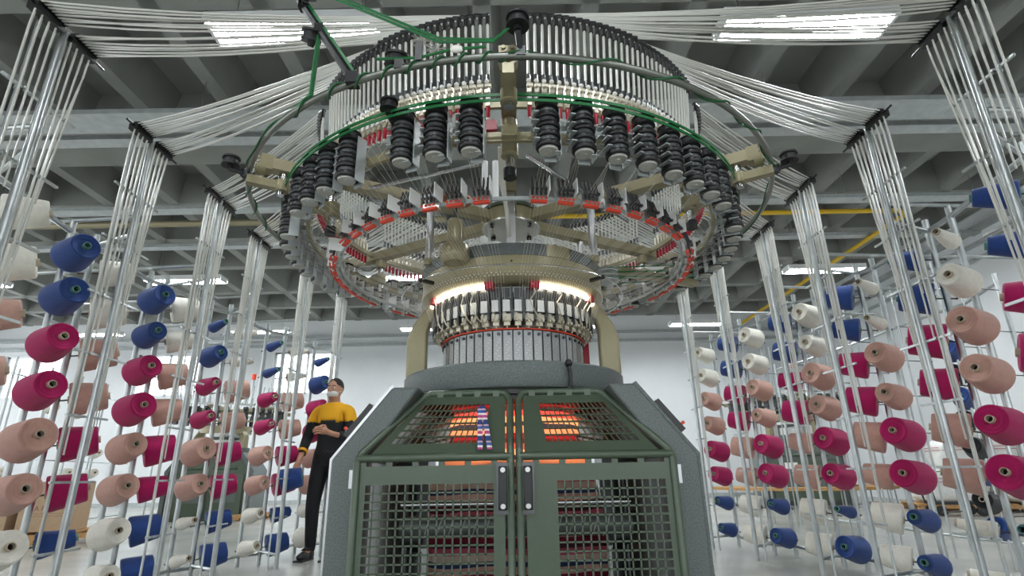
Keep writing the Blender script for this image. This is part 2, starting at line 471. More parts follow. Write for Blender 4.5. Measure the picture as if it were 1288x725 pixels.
# ---- doors
KZ, DY = .80, 1.648      # knee height and door plane
UY, UZ = 1.80, 1.005     # upper edge of the sloped part
def up_pt(u, v):
    """point on the sloped door plane seen at a pixel"""
    d = px_dir(u, v); n = Vector((0, UZ - KZ, -(UY - DY)))
    p0 = Vector((0, DY, KZ)); o0 = Vector((0, 0, CAMH))
    t = (p0 - o0).dot(n) / d.dot(n); return o0 + d * t - Vector((0, DM, 0))
def perforated(m, x0, x1, z0, z1, wx0, wx1, wz0, wz1, nx, nz, mapf, th, bar=.2):
    """sheet with a grid window; all in (x,z) mapped by mapf to the panel plane"""
    def quad(a, b, c, d):
        P = [mapf(*q, 0) for q in ((a, c), (b, c), (b, d), (a, d))] + [mapf(*q, th) for q in ((a, c), (b, c), (b, d), (a, d))]
        m.add(P, [(0, 1, 2, 3), (4, 7, 6, 5), (0, 4, 5, 1), (1, 5, 6, 2), (2, 6, 7, 3), (3, 7, 4, 0)], False)
    quad(x0, wx0, z0, z1); quad(wx1, x1, z0, z1); quad(wx0, wx1, z0, wz0); quad(wx0, wx1, wz1, z1)
    sx = (wx1 - wx0) / nx; sz = (wz1 - wz0) / nz
    for i in range(1, nx): quad(wx0 + sx * (i - bar / 2), wx0 + sx * (i + bar / 2), wz0, wz1)
    for j in range(1, nz): quad(wx0, wx1, wz0 + sz * (j - bar / 2), wz0 + sz * (j + bar / 2))
for s in (-1, 1):
    door = empty('door'); door.parent = km
    y = DY - DM
    xo, xi = .452, .013
    path = [(s * xi, y, .06), (s * xi, y, KZ)]
    path += [(s * xi, y + (UY - DY) * t, KZ + (UZ - KZ) * t) for t in (.3, .6, .85)]
    path += [(s * (xi + .012), UY - DM - .008, UZ - .006), (s * (xi + .035), UY - DM, UZ)]
    path += [(s * .27, UY - DM, UZ - .003), (s * .292, UY - DM - .006, UZ - .014)]
    path += [(s * .445, y + .006, KZ + .012), (s * xo, y, KZ - .01), (s * xo, y, .06), ]
    MB().tube(path, .0115, 10).build('door_frame', 'green', door)
    MB().cyl((s * xi, y, KZ), (s * xo, y, KZ), .0115, n=10).build('cross_bar', 'green', door)
    MB().cyl((s * xi, y, .06), (s * xo, y, .06), .0115, n=10).build('bottom_bar', 'green', door)
    # lower sheet
    m = MB()
    if s < 0: wx0, wx1 = -.425, -.062
    else: wx0, wx1 = .118, .44
    if s < 0: perforated(m, -.443, -.03, .1, KZ - .022, wx0, wx1, .16, .728, 16, 25, lambda a, b, t: (a, y + t, b), .004)
    else: perforated(m, .03, .443, .1, KZ - .022, wx0, wx1 - .015, .16, .732, 14, 25, lambda a, b, t: (a, y + t, b), .004)
    for i in range(6):
        xx = s * (.06 + i * .075)
        m.box((xx, y, KZ - .016), (.018, .004, .016))
    for i in range(5):
        m.box((s * .4465, y, .15 + i * .14), (.012, .004, .02))
    m.build('lower_mesh_panel', 'green', door)
    # upper sheet: a trapezoid with a slanted perforated field
    def mu(a, t, th):
        """a: 0 centre .. 1 outer at that height, t: 0 knee .. 1 top"""
        xin = .028; xout = .425 + (.272 - .425) * t
        return (s * (xin + (xout - xin) * a), y + (UY - DY) * t + th, KZ + (UZ - KZ) * t - th * .4)
    m = MB()
    perforated(m, 0, 1, .06, .94, .18, .93, .2, .8, 15, 6, mu, .004, .2)
    for i in range(4):
        a = .12 + i * .24
        P = mu(a, .965, 0); m.box(P, (.02, .012, .02))
    m.build('upper_mesh_panel', 'green', door)
    hd = MB().box((s * .035, y - .016, .715), (.025, .014, .116)).build('door_handle', 'black', door); bevel(hd, .003)
    MB().box((s * .037, y - .006, .714), (.034, .004, .138)).build('handle_plate', 'steel_d', hd)
    for q in (-.048, .048):
        MB().cyl((s * .035, y - .0235, .715 + q), (s * .035, y - .0265, .715 + q), .007, n=12).build('screw', 'silver', hd)
    MB().box((s * .467, y + .01, .745), (.012, .02, .05)).build('hinge', 'alu', door)
# ---- fabric inside
fb = MB(); nseg, lv = 72, 34
vs = []
for j in range(lv):
    t = j / (lv - 1); z = 1.0 - .62 * t
    k = min(1, max(0, (t - .12) / .45)); k = k * k * (3 - 2 * k)
    rx, ry = .25 + .045 * k, .25 * (1 - k) + .05 * k
    for i in range(nseg):
        a = 2 * math.pi * i / nseg
        wv = 1 + .02 * math.sin(a * 5 + t * 7) + .015 * math.sin(a * 11 - t * 13)
        vs.append((rx * math.sin(a) * wv, -ry * math.cos(a) * wv - .2 * k + .012 * math.sin(8 * t * math.pi + 6 * math.sin(a)) * k, z + .012 * math.sin(3 * a + 2) * k))
fb.add(vs, [(j * nseg + i, j * nseg + (i + 1) % nseg, (j + 1) * nseg + (i + 1) % nseg, (j + 1) * nseg + i) for j in range(lv - 1) for i in range(nseg)], True)
fo = fb.build('knitted_fabric', 'fabric'); fo.location = (0, DM, 0)
tag(fo, 'tube of striped knitted fabric hanging behind the green mesh doors', 'fabric')
ld = bpy.data.lights.new('fabric_lamp', 'POINT'); ld.energy = FABRIC_LAMP_W; ld.color = (1, .42, .17); ld.shadow_soft_size = .06
lo = bpy.data.objects.new('fabric_lamp', ld); col.objects.link(lo); lo.parent = km; lo.location = (0, 0, .92)
lb = MB().cyl((0, 0, .955), (0, 0, .985), .05, n=16).build('fabric_lamp_base', 'white_metal', km)
MB().lathe([(0, .80), (.2, .80), (.2, .81), (0, .81)], 40, c=(0, -.02, 0)).build('lamp_blocker_disc', 'black', km)  # added disc that keeps the warm lamp off the lower fabric
# ---- table ring
tr = MB().lathe([(.26, 1.02), (.40, 1.012), (.425, 1.02), (.43, 1.03), (.43, 1.098), (.424, 1.105), (.26, 1.107)], 120, closed=True).build('table_ring', 'speck', km)
MB().lathe([(.30, 1.0), (.405, 1.0), (.405, 1.02), (.30, 1.02)], 80, closed=True).build('table_rim', 'black', km)
lv_ = MB(); a = R(25); px_, py_ = .435 * math.sin(a), -.435 * math.cos(a)
lv_.tube([(px_, py_, 1.1), (px_ * 1.02, py_ * 1.02, 1.06), (px_ * 1.02, py_ * 1.02, 1.02), (px_ * .98 - .02, py_, 1.0)], .006, 8).sphere((px_, py_ - .004, 1.098), .013)
lv_.build('locking_lever', 'black', km)
# ---- pillars carrying the dial housing
pil = MB()
pp = [(.425, 1.105), (.425, 1.26), (.405, 1.32), (.335, 1.43), (.27, 1.43), (.29, 1.395), (.335, 1.33), (.345, 1.29), (.345, 1.105)]
pil.prism([(-b, c) for b, c in pp], 'x', -.045, .045)
pm = pil.mesh('pillar', 'beige')
for a in (-84, 84, 180):
    o = link('pillar', pm, km); o.rotation_euler.z = R(a); bevel(o, .012, 3)
# ---- needle cylinder with cam plates
MB().lathe([(.2, 1.1), (.272, 1.1), (.272, 1.245), (.2, 1.245)], 96, closed=True).build('needle_cylinder', 'steel_d', km)
cp = MB().box((0, -.277, 1.168), (.0305, .008, .15)).mesh('cam_plate', 'plate')
cr = MB()
for i in range(9):
    cr.cyl((-.008 + .006 * (i % 3) + .002 * (i // 3), -.281, 1.13 + .01 * i), (-.008 + .006 * (i % 3) + .002 * (i // 3), -.2825, 1.13 + .01 * i), .0022, n=6)
crm = cr.mesh('rivets', 'champ')
scm = MB().cyl((.004, -.281, 1.23), (.004, -.287, 1.23), .006, n=10).mesh('screw', 'steel_d')
AN48 = [i * 7.5 + 3.75 for i in range(48)]
for a in AN48:
    o = link('cam_plate', cp, km); o.rotation_euler.z = R(a)
    link('rivets', crm, o, 'stuff'); link('screw', scm, o)
MB().ring(.281, 1.248, .012, .005, 96).build('fabric_edge_ring', 'orange', km)
# yarn carriers
ca = MB(); ca.box((0, -.318, 1.325), (.026, .005, .044)).box((0, -.31, 1.37), (.03, .008, .03)); cam_ = ca.mesh('yarn_carrier', 'tag')
cd = MB(); cd.box((0, -.315, 1.375), (.026, .006, .036)).box((.0195, -.314, 1.335), (.007, .026, .125)).box((-.004, -.318, 1.352), (.02, .006, .008)); cdm = cd.mesh('carrier_block', 'steel_d')
cf = MB(); cf.box((0, -.306, 1.282), (.03, .016, .026)).box((-.006, -.316, 1.29), (.008, .008, .016)).cyl((.006, -.315, 1.275), (.006, -.325, 1.275), .006, n=8).box((0, -.3, 1.262), (.022, .012, .014)).sphere((-.009, -.32, 1.272), .005, 8, 6).cyl((0, -.31, 1.285), (0, -.295, 1.248), .003, n=6)
cfm = cf.mesh('carrier_foot', 'champ')
for a in AN48:
    o = link('yarn_carrier', cam_, km); o.rotation_euler.z = R(a)
    link('carrier_block', cdm, o); link('carrier_foot', cfm, o)
MB().ring(.292, 1.3, .008, .03, 96).ring(.3, 1.39, .012, .02, 96).build('carrier_ring', 'silver', km)
# lamp arcs between red clamps
for a0, a1 in ((-62, -16), (16, 62), (75, 130), (-130, -75)):
    pts = [(.332 * math.sin(R(a)), -.332 * math.cos(R(a)), 1.397) for a in [a0 + (a1 - a0) * i / 16 for i in range(17)]]
    MB().tube(pts, .009, 8).build('lamp_strip', 'lampglow', km)
clm = MB().box((0, -.336, 1.398), (.03, .03, .03)).mesh('lamp_clamp', 'red')
radial(clm, 'lamp_clamp', (-64, -14, 14, 64))
# loose cream yarn ends by the carriers
wy = MB()
for a in (-52, -33, -26, 30, 47, 55, -60, 60, 12):
    r0 = .36
    P = lambda r, da, z: (r * math.sin(R(a + da)), -r * math.cos(R(a + da)), z)
    wy.tube([P(.35, 0, 1.40), P(.345, 2, 1.37), P(.335, -1, 1.34), P(.335, 1, 1.31), P(.33, 4, 1.28), P(.30, 7, 1.255)], .0025, 5)
wy.build('yarn_ends', 'champ', km, 'stuff')
MB().box((.31, .12, 1.22), (.03, .02, .2)).build('red_cable_duct', 'red', km)
# ---- dial housing drum
MB().lathe([(.0, 1.41), (.30, 1.41), (.345, 1.405), (.372, 1.42), (.372, 1.502), (.35, 1.502), (.0, 1.502)], 120, smooth=False).build('dial_housing', 'beige', km)
MB().lathe([(.25, 1.5), (.375, 1.5), (.375, 1.545), (.25, 1.545)], 60, a0=R(35), a1=R(380), closed=True).build('housing_band', 'speck', km)
MB().lathe([(.25, 1.5), (.376, 1.5), (.376, 1.547), (.25, 1.547)], 12, a0=R(20), a1=R(35), closed=True).build('cover_block', 'beige', km)
MB().lathe([(0, 1.5), (.26, 1.5), (.26, 1.535), (0, 1.535)], 48).build('housing_lid', 'beige', km)
ey = MB()
for i in range(144):
    for q in (0, 1):
        a = R((i + q * .5) * 2.5); ey.sphere((.3735 * math.sin(a), -.3735 * math.cos(a), 1.424 + q * .009), .0026, 6, 4)
ey.build('thread_eyelets', 'ceramic', km, 'stuff')
MB().cyl((0, -.37, 1.475), (0, -.3745, 1.475), .004, n=8).build('bolt', 'black', km)
MB().torus(.455, 1.43, .0025, 96, 6).build('wire_guard', 'steel', km)
gc = MB().box((0, -.43, 1.43), (.012, .06, .012)).sphere((0, -.455, 1.43), .009, 8, 6).mesh('guard_clip', 'black'); radial(gc, 'guard_clip', (-47, 47, 135, -135))
# hub and spider arms
hub = MB().lathe([(0, 1.765), (.128, 1.765), (.128, 1.772), (0, 1.772)], 48).build('hub_disc', 'silver', km)
bm_ = MB()
for a in (50, -50, 130, -130): bm_.cyl((.105 * math.sin(R(a)), -.105 * math.cos(R(a)), 1.765), (.105 * math.sin(R(a)), -.105 * math.cos(R(a)), 1.752), .011, n=10)
bm_.build('hub_bolts', 'black', hub)
MB().lathe([(.1, 1.772), (.118, 1.772), (.118, 1.85), (.1, 1.85)], 48, closed=True).build('hub_ring', 'beige', km)
MB().lathe([(.118, 1.835), (.128, 1.835), (.128, 1.85), (.118, 1.85)], 48, closed=True).build('hub_rim', 'green', km)
arm = MB(); arm.box((0, -.56, 1.81), (.046, .9, .042)); arm_me = arm.mesh('spider_arm', 'beige_m')
blk = MB(); blk.box((0, -1.0, 1.81), (.05, .04, .056)).cyl((0, -1.03, 1.79), (0, -1.0, 1.79), .026, n=20); blk_me = blk.mesh('arm_end_block', 'beige')
bol = MB()
for q in (-.012, .012): bol.cyl((q, -1.024, 1.826), (q, -1.03, 1.826), .006, n=10)
bol.cyl((0, -1.03, 1.79), (0, -1.034, 1.79), .014, n=14)
bol_me = bol.mesh('bolts', 'beige_m')
pst = MB().cyl((0, -.94, 1.70), (0, -.94, 1.80), .014, n=14).mesh('arm_post', 'steel')
pcl = MB().cyl((0, -.94, 1.715), (0, -.94, 1.755), .024, n=14).box((0, -1.0, 1.735), (.03, .11, .03)).mesh('ring_clamp', 'beige')
ipst = MB().cyl((0, -.76, 1.6), (0, -.76, 1.79), .014, n=14).mesh('arm_post', 'steel')
ipcl = MB().cyl((0, -.76, 1.66), (0, -.76, 1.71), .027, n=14).box((0, -.81, 1.685), (.045, .1, .035)).cyl((0, -.76, 1.745), (0, -.76, 1.785), .026, n=14).mesh('ring_clamp', 'beige')
ift = MB().cyl((0, -.76, 1.585), (0, -.76, 1.615), .02, n=14).mesh('post_foot', 'rubber')
ARMS = (0, 60, 120, 180, 240, 300)
for a in ARMS:
    o = link('spider_arm', arm_me, km); o.rotation_euler.z = R(a)
    link('arm_end_block', blk_me, o); link('bolts', bol_me, o)
    c = link('ring_clamp', pcl, km); c.rotation_euler.z = R(a); link('arm_post', pst, c)
    c = link('ring_clamp', ipcl, km); c.rotation_euler.z = R(a); link('arm_post', ipst, c); link('post_foot', ift, c)
# silver posts carrying the spider
pmh = MB().cyl((0, -.375, 1.545), (0, -.375, 1.785), .0155, n=14).mesh('support_post', 'alu')
radial(pmh, 'support_post', (60, -60, 120, -120, 180))
MB().box((0, -.30, 1.66), (.034, .03, .25)).build('support_post', 'alu', km)
lug = MB().cyl((0, -.375, 1.535), (0, -.375, 1.56), .022, n=14).mesh('post_lug', 'beige'); radial(lug, 'post_lug', (60, -60, 120, -120, 180))
for (p, q) in (((.06, -.5, 1.83), (.42, -.42, 1.60)), ((-.1, -.5, 1.80), (-.62, -.3, 1.80))):
    MB().cyl(p, q, .008, n=8).build('stay_rod', 'steel', km)
for x in (-.13, -.075):
    MB().cyl((x, .3, 1.83), (x, .3, 2.3), .016, n=12).build('cable_conduit', 'white_metal', km)
# spindle motor on the housing edge
sm = empty('spindle_motor'); sm.parent = km; sm.location = (-.207, -.345, 0)
MB().lathe([(0, 1.478), (.040, 1.480), (.052, 1.492), (.055, 1.505), (.055, 1.538), (.050, 1.545), (.031, 1.55), (.029, 1.645), (.025, 1.652), (0, 1.652)], 32, smooth=True).build('motor_body', 'beige', sm)
MB().cyl((0, 0, 1.655), (0, 0, 1.735), .0075, n=10).build('spindle', 'steel_d', sm)
MB().lathe([(0, 1.728), (.062, 1.73), (.062, 1.736), (0, 1.742)], 32).build('copper_disc', 'copper', sm)
# belt pulleys at the right of the housing
pl = MB()
for q in range(3): pl.lathe([(0, 1.51 + q * .02), (.05, 1.51 + q * .02), (.05, 1.515 + q * .02), (.038, 1.52 + q * .02), (.05, 1.525 + q * .02), (0, 1.527 + q * .02)], 28, c=(.40, -.02, 0))
pl.build('belt_pulley', 'galv_dull', km)
db = MB()
for q in range(3):
    for s in (-1, 1):
        p, r_ = Vector((.4, -.02 + s * .045, 1.52 + q * .02)), Vector((.86, .2 + s * .02, 1.6 + q * .03))
        db.tube([p, p.lerp(r_, .5), r_], .0035, 5)
db.build('drive_belts', 'belt', km)
MB().box((.62, .1, 1.575), (.5, .04, .03), Matrix.Rotation(R(25), 3, 'Z')).build('belt_guard', 'beige', km)
# ---- rings
MB().ring(.80, 1.815, .012, .022, 128).build('guide_ring', 'beige', km)
MB().ring(.83, 1.68, .014, .03, 128).build('feeder_ring', 'beige', km)
orng = MB().torus(1.05, 1.775, .010, 144, 10).build('outer_ring', 'ringtube', km)
cw = MB(); pts = []
for i in range(900):
    a = 2 * math.pi * i / 900; t = i * .16 * (1.0 + .3 * math.sin(a * 2))
    pts.append(((1.05 + .0135 * math.cos(t)) * math.sin(a), -(1.05 + .0135 * math.cos(t)) * math.cos(a), 1.775 + .0135 * math.sin(t)))
cw.tube(pts[::1], .003, 4, closed=False)
cw.build('green_cord', 'cord', orng)
for z in (1.75, 1.733):
    MB().ring(.931, z, .003, .009, 160).build('drive_belt', 'belt', km)
sr = MB().ring(.70, 1.55, .008, .012, 128, smooth=True).build('sensor_rail', 'galv_dull', km)
# ---- yarn feeders, sensors, guides
GAP = 3.6
def slots(per):
    out = []
    for sx in range(6):
        for i in range(per): out.append(sx * 60 + GAP + (i + .5) * (60 - 2 * GAP) / per)
    return out
FA, GA = slots(8), slots(32)
fr_, fz = -.895, 1.592
fbm = MB()
fbm.box((.036, fr_ + .018, fz + .07), (.003, .034, .15)).box((.012, fr_ + .036, fz + .07), (.036, .003, .16))
for i in range(4):
    fbm.box((-.034, fr_ - .004, fz + .03 + i * .029), (.014, .035, .003)).box((-.01, fr_ + .032, fz + .03 + i * .029), (.06, .02, .003))
fbm.box((0, fr_ + .055, fz + .085), (.03, .05, .02))
fbm.cyl((0, fr_, fz), (0, fr_, fz + .165), .012, n=10)
fbm.box((.024, fr_ - .008, fz - .008), (.016, .02, .002))
f_body = fbm.mesh('yarn_feeder', 'galv_dull')
fw = MB(); fw.lathe([(0, .004), (.0275, .004), (.0275, .126), (0, .126)], 18, c=(0, fr_, fz))
fw.mi(1)
for i in range(4):
    z0 = .006 + i * .0305
    fw.lathe([(.026, z0), (.0335, z0 + .001), (.0355, z0 + .004), (.0355, z0 + .013), (.0335, z0 + .016), (.026, z0 + .0175)], 18, c=(0, fr_, fz))
f_drum = fw.mesh('feeder_wheels', 'neck', 'black')
f_cap = MB().lathe([(0, 0), (.008, 0), (.008, .002), (.026, .002), (.027, .0065), (.027, .012), (0, .012)], 18, c=(0, fr_, fz - .003)).mesh('end_cap', 'capw')
f_pul = MB().lathe([(0, .128), (.022, .13), (.024, .132), (.024, .120 + .012), (.034, .134), (.034, .137), (.031, .139), (.031, .158), (.034, .16), (.034, .163), (.028, .166), (0, .168)], 18, c=(0, fr_, fz)).mesh('belt_wheel', 'rubber')
f_top = MB().lathe([(.014, .167), (.03, .166), (.029, .171), (.014, .173)], 18, c=(0, fr_, fz)).mesh('wheel_cover', 'capw')
f_col = MB().lathe([(.02, .118), (.021, .13), (.02, .136)], 14, c=(0, fr_, fz)).mesh('collar', 'galv_dull')
for a in FA:
    if abs(a - 333.3) < 3: continue      # one place is taken by an idler pulley
    o = link('yarn_feeder', f_body, km); o.rotation_euler.z = R(a)
    for nm, me in (('feeder_wheels', f_drum), ('end_cap', f_cap), ('belt_wheel', f_pul), ('wheel_cover', f_top), ('collar', f_col)): link(nm, me, o)
sb = MB(); sb.box((0, -.712, 1.548), (.056, .012, .035)).box((0, -.70, 1.572), (.05, .02, .012)); sb_me = sb.mesh('stop_sensor', 'silver')
sp_ = MB().box((.029, -.725, 1.578), (.003, .055, .05)).mesh('sensor_plate', 'tag')
sf = MB()
for i in range(4):
    xx = -.021 + i * .0135
    sf.box((xx, -.725, 1.588), (.0045, .012, .05), Matrix.Rotation(R(-18), 3, 'X')).box((xx, -.738, 1.565), (.007, .012, .008)).cyl((xx, -.728, 1.55), (xx, -.728, 1.57), .004, n=6)
sf_me = sf.mesh('sensor_fingers', 'steel_d')
so = MB(); so.box((-.001, -.722, 1.529), (.05, .014, .008))
for i in range(4): so.sphere((-.021 + i * .0135, -.738, 1.535), .0045, 6, 4)
so_me = so.mesh('red_lens', 'orange')
for a in FA:
    o = link('stop_sensor', sb_me, km); o.rotation_euler.z = R(a)
    link('sensor_plate', sp_, o); link('sensor_fingers', sf_me, o); link('red_lens', so_me, o)
gr = -.80
gb = MB()
gb.box((0, gr - .012, 1.83), (.013, .014, .045)).cyl((-.008, gr - .022, 1.852), (.011, gr - .022, 1.852), .0085, n=8).box((-.004, gr - .026, 1.828), (.009, .012, .012)).box((.003, gr - .022, 1.835), (.006, .01, .016)).cyl((0, gr - .03, 1.845), (0, gr - .01, 1.84), .004, n=6).box((0, gr - .01, 1.795), (.013, .018, .02)).cyl((0, gr - .02, 1.862), (0, gr - .02, 1.872), .004, n=6)
g_body = gb.mesh('yarn_guide', 'champ')
g_ball = MB().sphere((-.002, gr - .024, 1.868), .0078, 8, 6).mesh('ceramic_knob', 'ceramic')
g_tag = MB().box((0, gr - .022, 1.812), (.0105, .003, .017)).mesh('white_tag', 'tag')
g_red = MB().lathe([(0, 1.745), (.005, 1.745), (.0065, 1.75), (.0065, 1.782), (0, 1.785)], 8, c=(0, gr - .012, 0)).mesh('red_plunger', 'red')
g_tip = MB().sphere((0, gr - .012, 1.742), .005, 6, 5).mesh('plunger_tip', 'ceramic')
g_col = MB().cyl((0, gr - .006, 1.878), (0, gr - .007, 1.905), .0062, n=8).mesh('tube_collar', 'steel_d')
for a in GA:
    o = link('yarn_guide', g_body, km); o.rotation_euler.z = R(a); o.location.z = .018
    for nm, me in (('ceramic_knob', g_ball), ('white_tag', g_tag), ('red_plunger', g_red), ('plunger_tip', g_tip), ('tube_collar', g_col)): link(nm, me, o)
# fine yarn threads from feeders through the sensors to the housing eyelets
th = MB()
def pol(r, a, z): return (r * math.sin(R(a)), -r * math.cos(R(a)), z)
for n_, a in enumerate(FA):
    for k in range(4):
        b = a + (k - 1.5) * .9
        th.tube([pol(.92, a + (k - 1.5) * .5, fz + .02 + k * .029), pol(.735, b, 1.56), pol(.374, a + (k - 1.5) * 1.6, 1.425), pol(.325, a + (k - 1.5) * 1.6, 1.30)], .0005, 3, caps=False)
for n_, a in enumerate(GA):
    if n_ % 2 == 0: th.tube([pol(.812, a, 1.76), pol(.87, FA[n_ // 4], fz + .1 - .02 * (n_ % 4))], .0007, 3, caps=False)
th.build('yarn_threads', 'thread', km, 'stuff')
# ---- ring attachments: idler pulleys, tension bar, tape belts
def idler(p, r, axis, parent, arm_to=None):
    p = Vector(p); ax = Vector(axis).normalized()
    q = MB(); q.cyl(p - ax * .018, p - ax * .012, r, n=20).cyl(p - ax * .012, p + ax * .008, r * .8, n=20).cyl(p + ax * .008, p + ax * .014, r, n=20).cyl(p - ax * .03, p + ax * .02, r * .35, n=12)
    o = q.build('idler_pulley', 'rubber', parent)
    if arm_to is not None:
        MB().cyl(p - ax * .03, arm_to, .009, n=8).box(arm_to, (.024, .024, .028)).build('pulley_arm', 'black', o)
    return o
RN = 1.05
idler(pol(RN + .03, 1.4, 1.86), .03, (0, 0, 1), km, Vector(pol(RN, 1.8, 1.785)))
idler(pol(RN + .06, -61, 1.80), .03, (0, 0, 1), km, Vector(pol(RN + .01, -61, 1.765)))
idler(pol(RN + .06, 63, 1.80), .03, (0, 0, 1), km, Vector(pol(RN + .01, 63, 1.765)))
idler(pol(.93, -22, 1.775), .026, (0, 0, 1), km, Vector(pol(.86, -22, 1.71)))
idler(pol(.93, 97, 1.70), .026, (0, 0, 1), km, Vector(pol(.86, 97, 1.68)))
P0, P1 = Vector(pol(RN, -24, 1.785)), Vector((-.76, -.98, 2.32))
br = MB().cyl(P0, P1, .012, n=8).box(P0, (.034, .034, .036)).build('tension_bar', 'black', km)
d = (P1 - P0).normalized()
i1 = idler(P0 + d * .30 + Vector((.015, -.03, .02)), .03, (.15, -.5, .85), km, P0 + d * .30)
i2 = idler(P0 + d * .2 + Vector((-.03, .02, .0)), .028, (.15, -.4, .9), km, P0 + d * .2)
i3 = idler(Vector(pol(RN - .03, -17.5, 1.84)), .034, (.1, -.3, .95), km, Vector(pol(RN, -16, 1.785)))
bt = MB()
for off in (0, .012):
    bt.tube([P0 + d * .30 + Vector((.045, -.03, .02 + off)), Vector(pol(RN, -10, 1.84 + off)), Vector(pol(RN + .01, -2, 1.815 + off * .5)), Vector(pol(RN + .03, 1, 1.855))], .004, 5)
bt.tube([P0 + d * .2, Vector(pol(RN, -33, 1.80)), Vector(pol(RN, -45, 1.785))], .007, 6)
bt.tube([Vector(pol(RN, -20, 1.83)), Vector(pol(RN, -13, 1.80)), Vector(pol(RN + .01, -8, 1.80)), Vector(pol(RN + .01, -3, 1.80))], .004, 5)
bt.tube([P0 + d * .02 + Vector((.01, 0, .01)), P1 + Vector((.01, -.01, 0))], .006, 5)
bt.build('tape_belt', 'belt', km)
bru = MB()
for k in range(2):
    c = Vector(pol(RN - .02, -13 + k * 2.2, 1.875 - k * .04))
    for i in range(26):
        a = 2 * math.pi * i / 26; bru.cyl(c, c + Vector((math.cos(a) * .03, .01 * (i % 3 - 1), math.sin(a) * .03)), .0014, n=4, caps=False)
bru.build('cleaning_brush', 'capw', km, 'stuff')
MB().box(pol(RN, -13, 1.815), (.018, .02, .06)).build('brush_bracket', 'black', km)
MB().sphere(pol(RN + .01, -7.2, 1.80), (.018, .008, .012), 10, 6).build('lint_tuft', 'ceramic', km)
MB().box(pol(.80, -5, 1.735), (.065, .04, .035)).build('relay_box', 'red', km)
m = MB()
for i in range(4): m.tube([pol(.72, -1 - i * .5, 1.72), pol(.6, -2 - i * .3, 1.66), pol(.5, -1.5, 1.58 + i * .01), pol(.42, -1, 1.55)], .006, 6)
m.build('white_cables', 'ceramic', km)

# knitted tape tied through the upper mesh of the left door
kt = MB()
for k, (xa, xb) in enumerate(((-.107, -.100), (-.096, -.072))):
    pts = [Vector((xa + (xb - xa) * t, (DY + (UY - DY) * (.72 - .62 * t)) - .016, KZ + (UZ - KZ) * (.72 - .62 * t))) for t in (0, .25, .5, .75, 1)]
    vs = []
    for p in pts:
        for dx, dy in ((-.0075, 0), (0, -.005), (.0075, 0), (0, .003)): vs.append(p + Vector((dx, dy, 0)))
    fs = [(i * 4 + j, i * 4 + (j + 1) % 4, i * 4 + 4 + (j + 1) % 4, i * 4 + 4 + j) for i in range(4) for j in range(4)] + [(3, 2, 1, 0), (16, 17, 18, 19)]
    kt.add(vs, fs, True)
kt.tube([(-.109, DY + .085, .93), (-.106, DY + .092, .949), (-.098, DY + .094, .951), (-.094, DY + .085, .935)], .0075, 8)
tag(kt.build('knitted_tape', 'knit'), 'blue, pink and white knitted strip tied to the door mesh', 'fabric strip')

# ------------------------------------------------------------------ yarn cones
def cone_meshes(cname, L, rb, rt, core):
    y_ = MB()
    y_.lathe([(.022, -L / 2), (rb * .9, -L / 2), (rb * .98, -L / 2 + .004), (rb, -L / 2 + .012), (rb * .995, -L / 2 + .03), (rt * 1.03, L / 2 - .014), (rt, L / 2 - .004), (rt * .93, L / 2), (rt * .6, L / 2 - .006), (.021, L / 2 - .012)], 28, smooth=True)
    ym = y_.mesh('yarn_cone', cname)
    c_ = MB()
    c_.lathe([(.0195, -L / 2 - .008), (.0225, -L / 2 - .008), (.0205, L / 2 + .012), (.0165, L / 2 + .012), (.0165, L / 2 - .05)], 16, smooth=True)
    c_.mi(1).lathe([(.0168, L / 2 - .02), (0, L / 2 - .03)], 16)  # dark plug painted as the shade inside the core
    return ym, c_.mesh('cone_core', core, 'dark')
SIZES = {'L': (.185, .1, .078), 'M': (.18, .088, .066), 'S': (.175, .072, .046), 'T': (.175, .046, .026), 'X': (.195, .108, .088)}
CM = {}
for cn in ('magenta', 'blush', 'white', 'blue', 'blackyarn'):
    for k, (L, rb, rt) in SIZES.items(): CM[cn, k] = cone_meshes(cn, L, rb, rt, 'core_g' if cn == 'blue' else 'core')
CWORD = {'magenta': 'magenta', 'blush': 'blush pink', 'white': 'off-white', 'blue': 'blue', 'blackyarn': 'black'}
SWORD = {'L': 'full', 'M': 'full', 'X': 'full', 'S': 'part-used', 'T': 'nearly empty'}
def place_cone(cn, size, pos, ax, label, group):
    ym, cm = CM[cn, size]
    o = link('yarn_cone', ym); link('cone_core', cm, o)
    o.location = pos; o.rotation_mode = 'QUATERNION'
    q = Vector((0, 0, 1)).rotation_difference(Vector(ax).normalized())
    o.rotation_quaternion = q @ Quaternion((0, 0, 1), random.uniform(0, 6.28))
    tag(o, label, 'yarn cone', group)
    return o

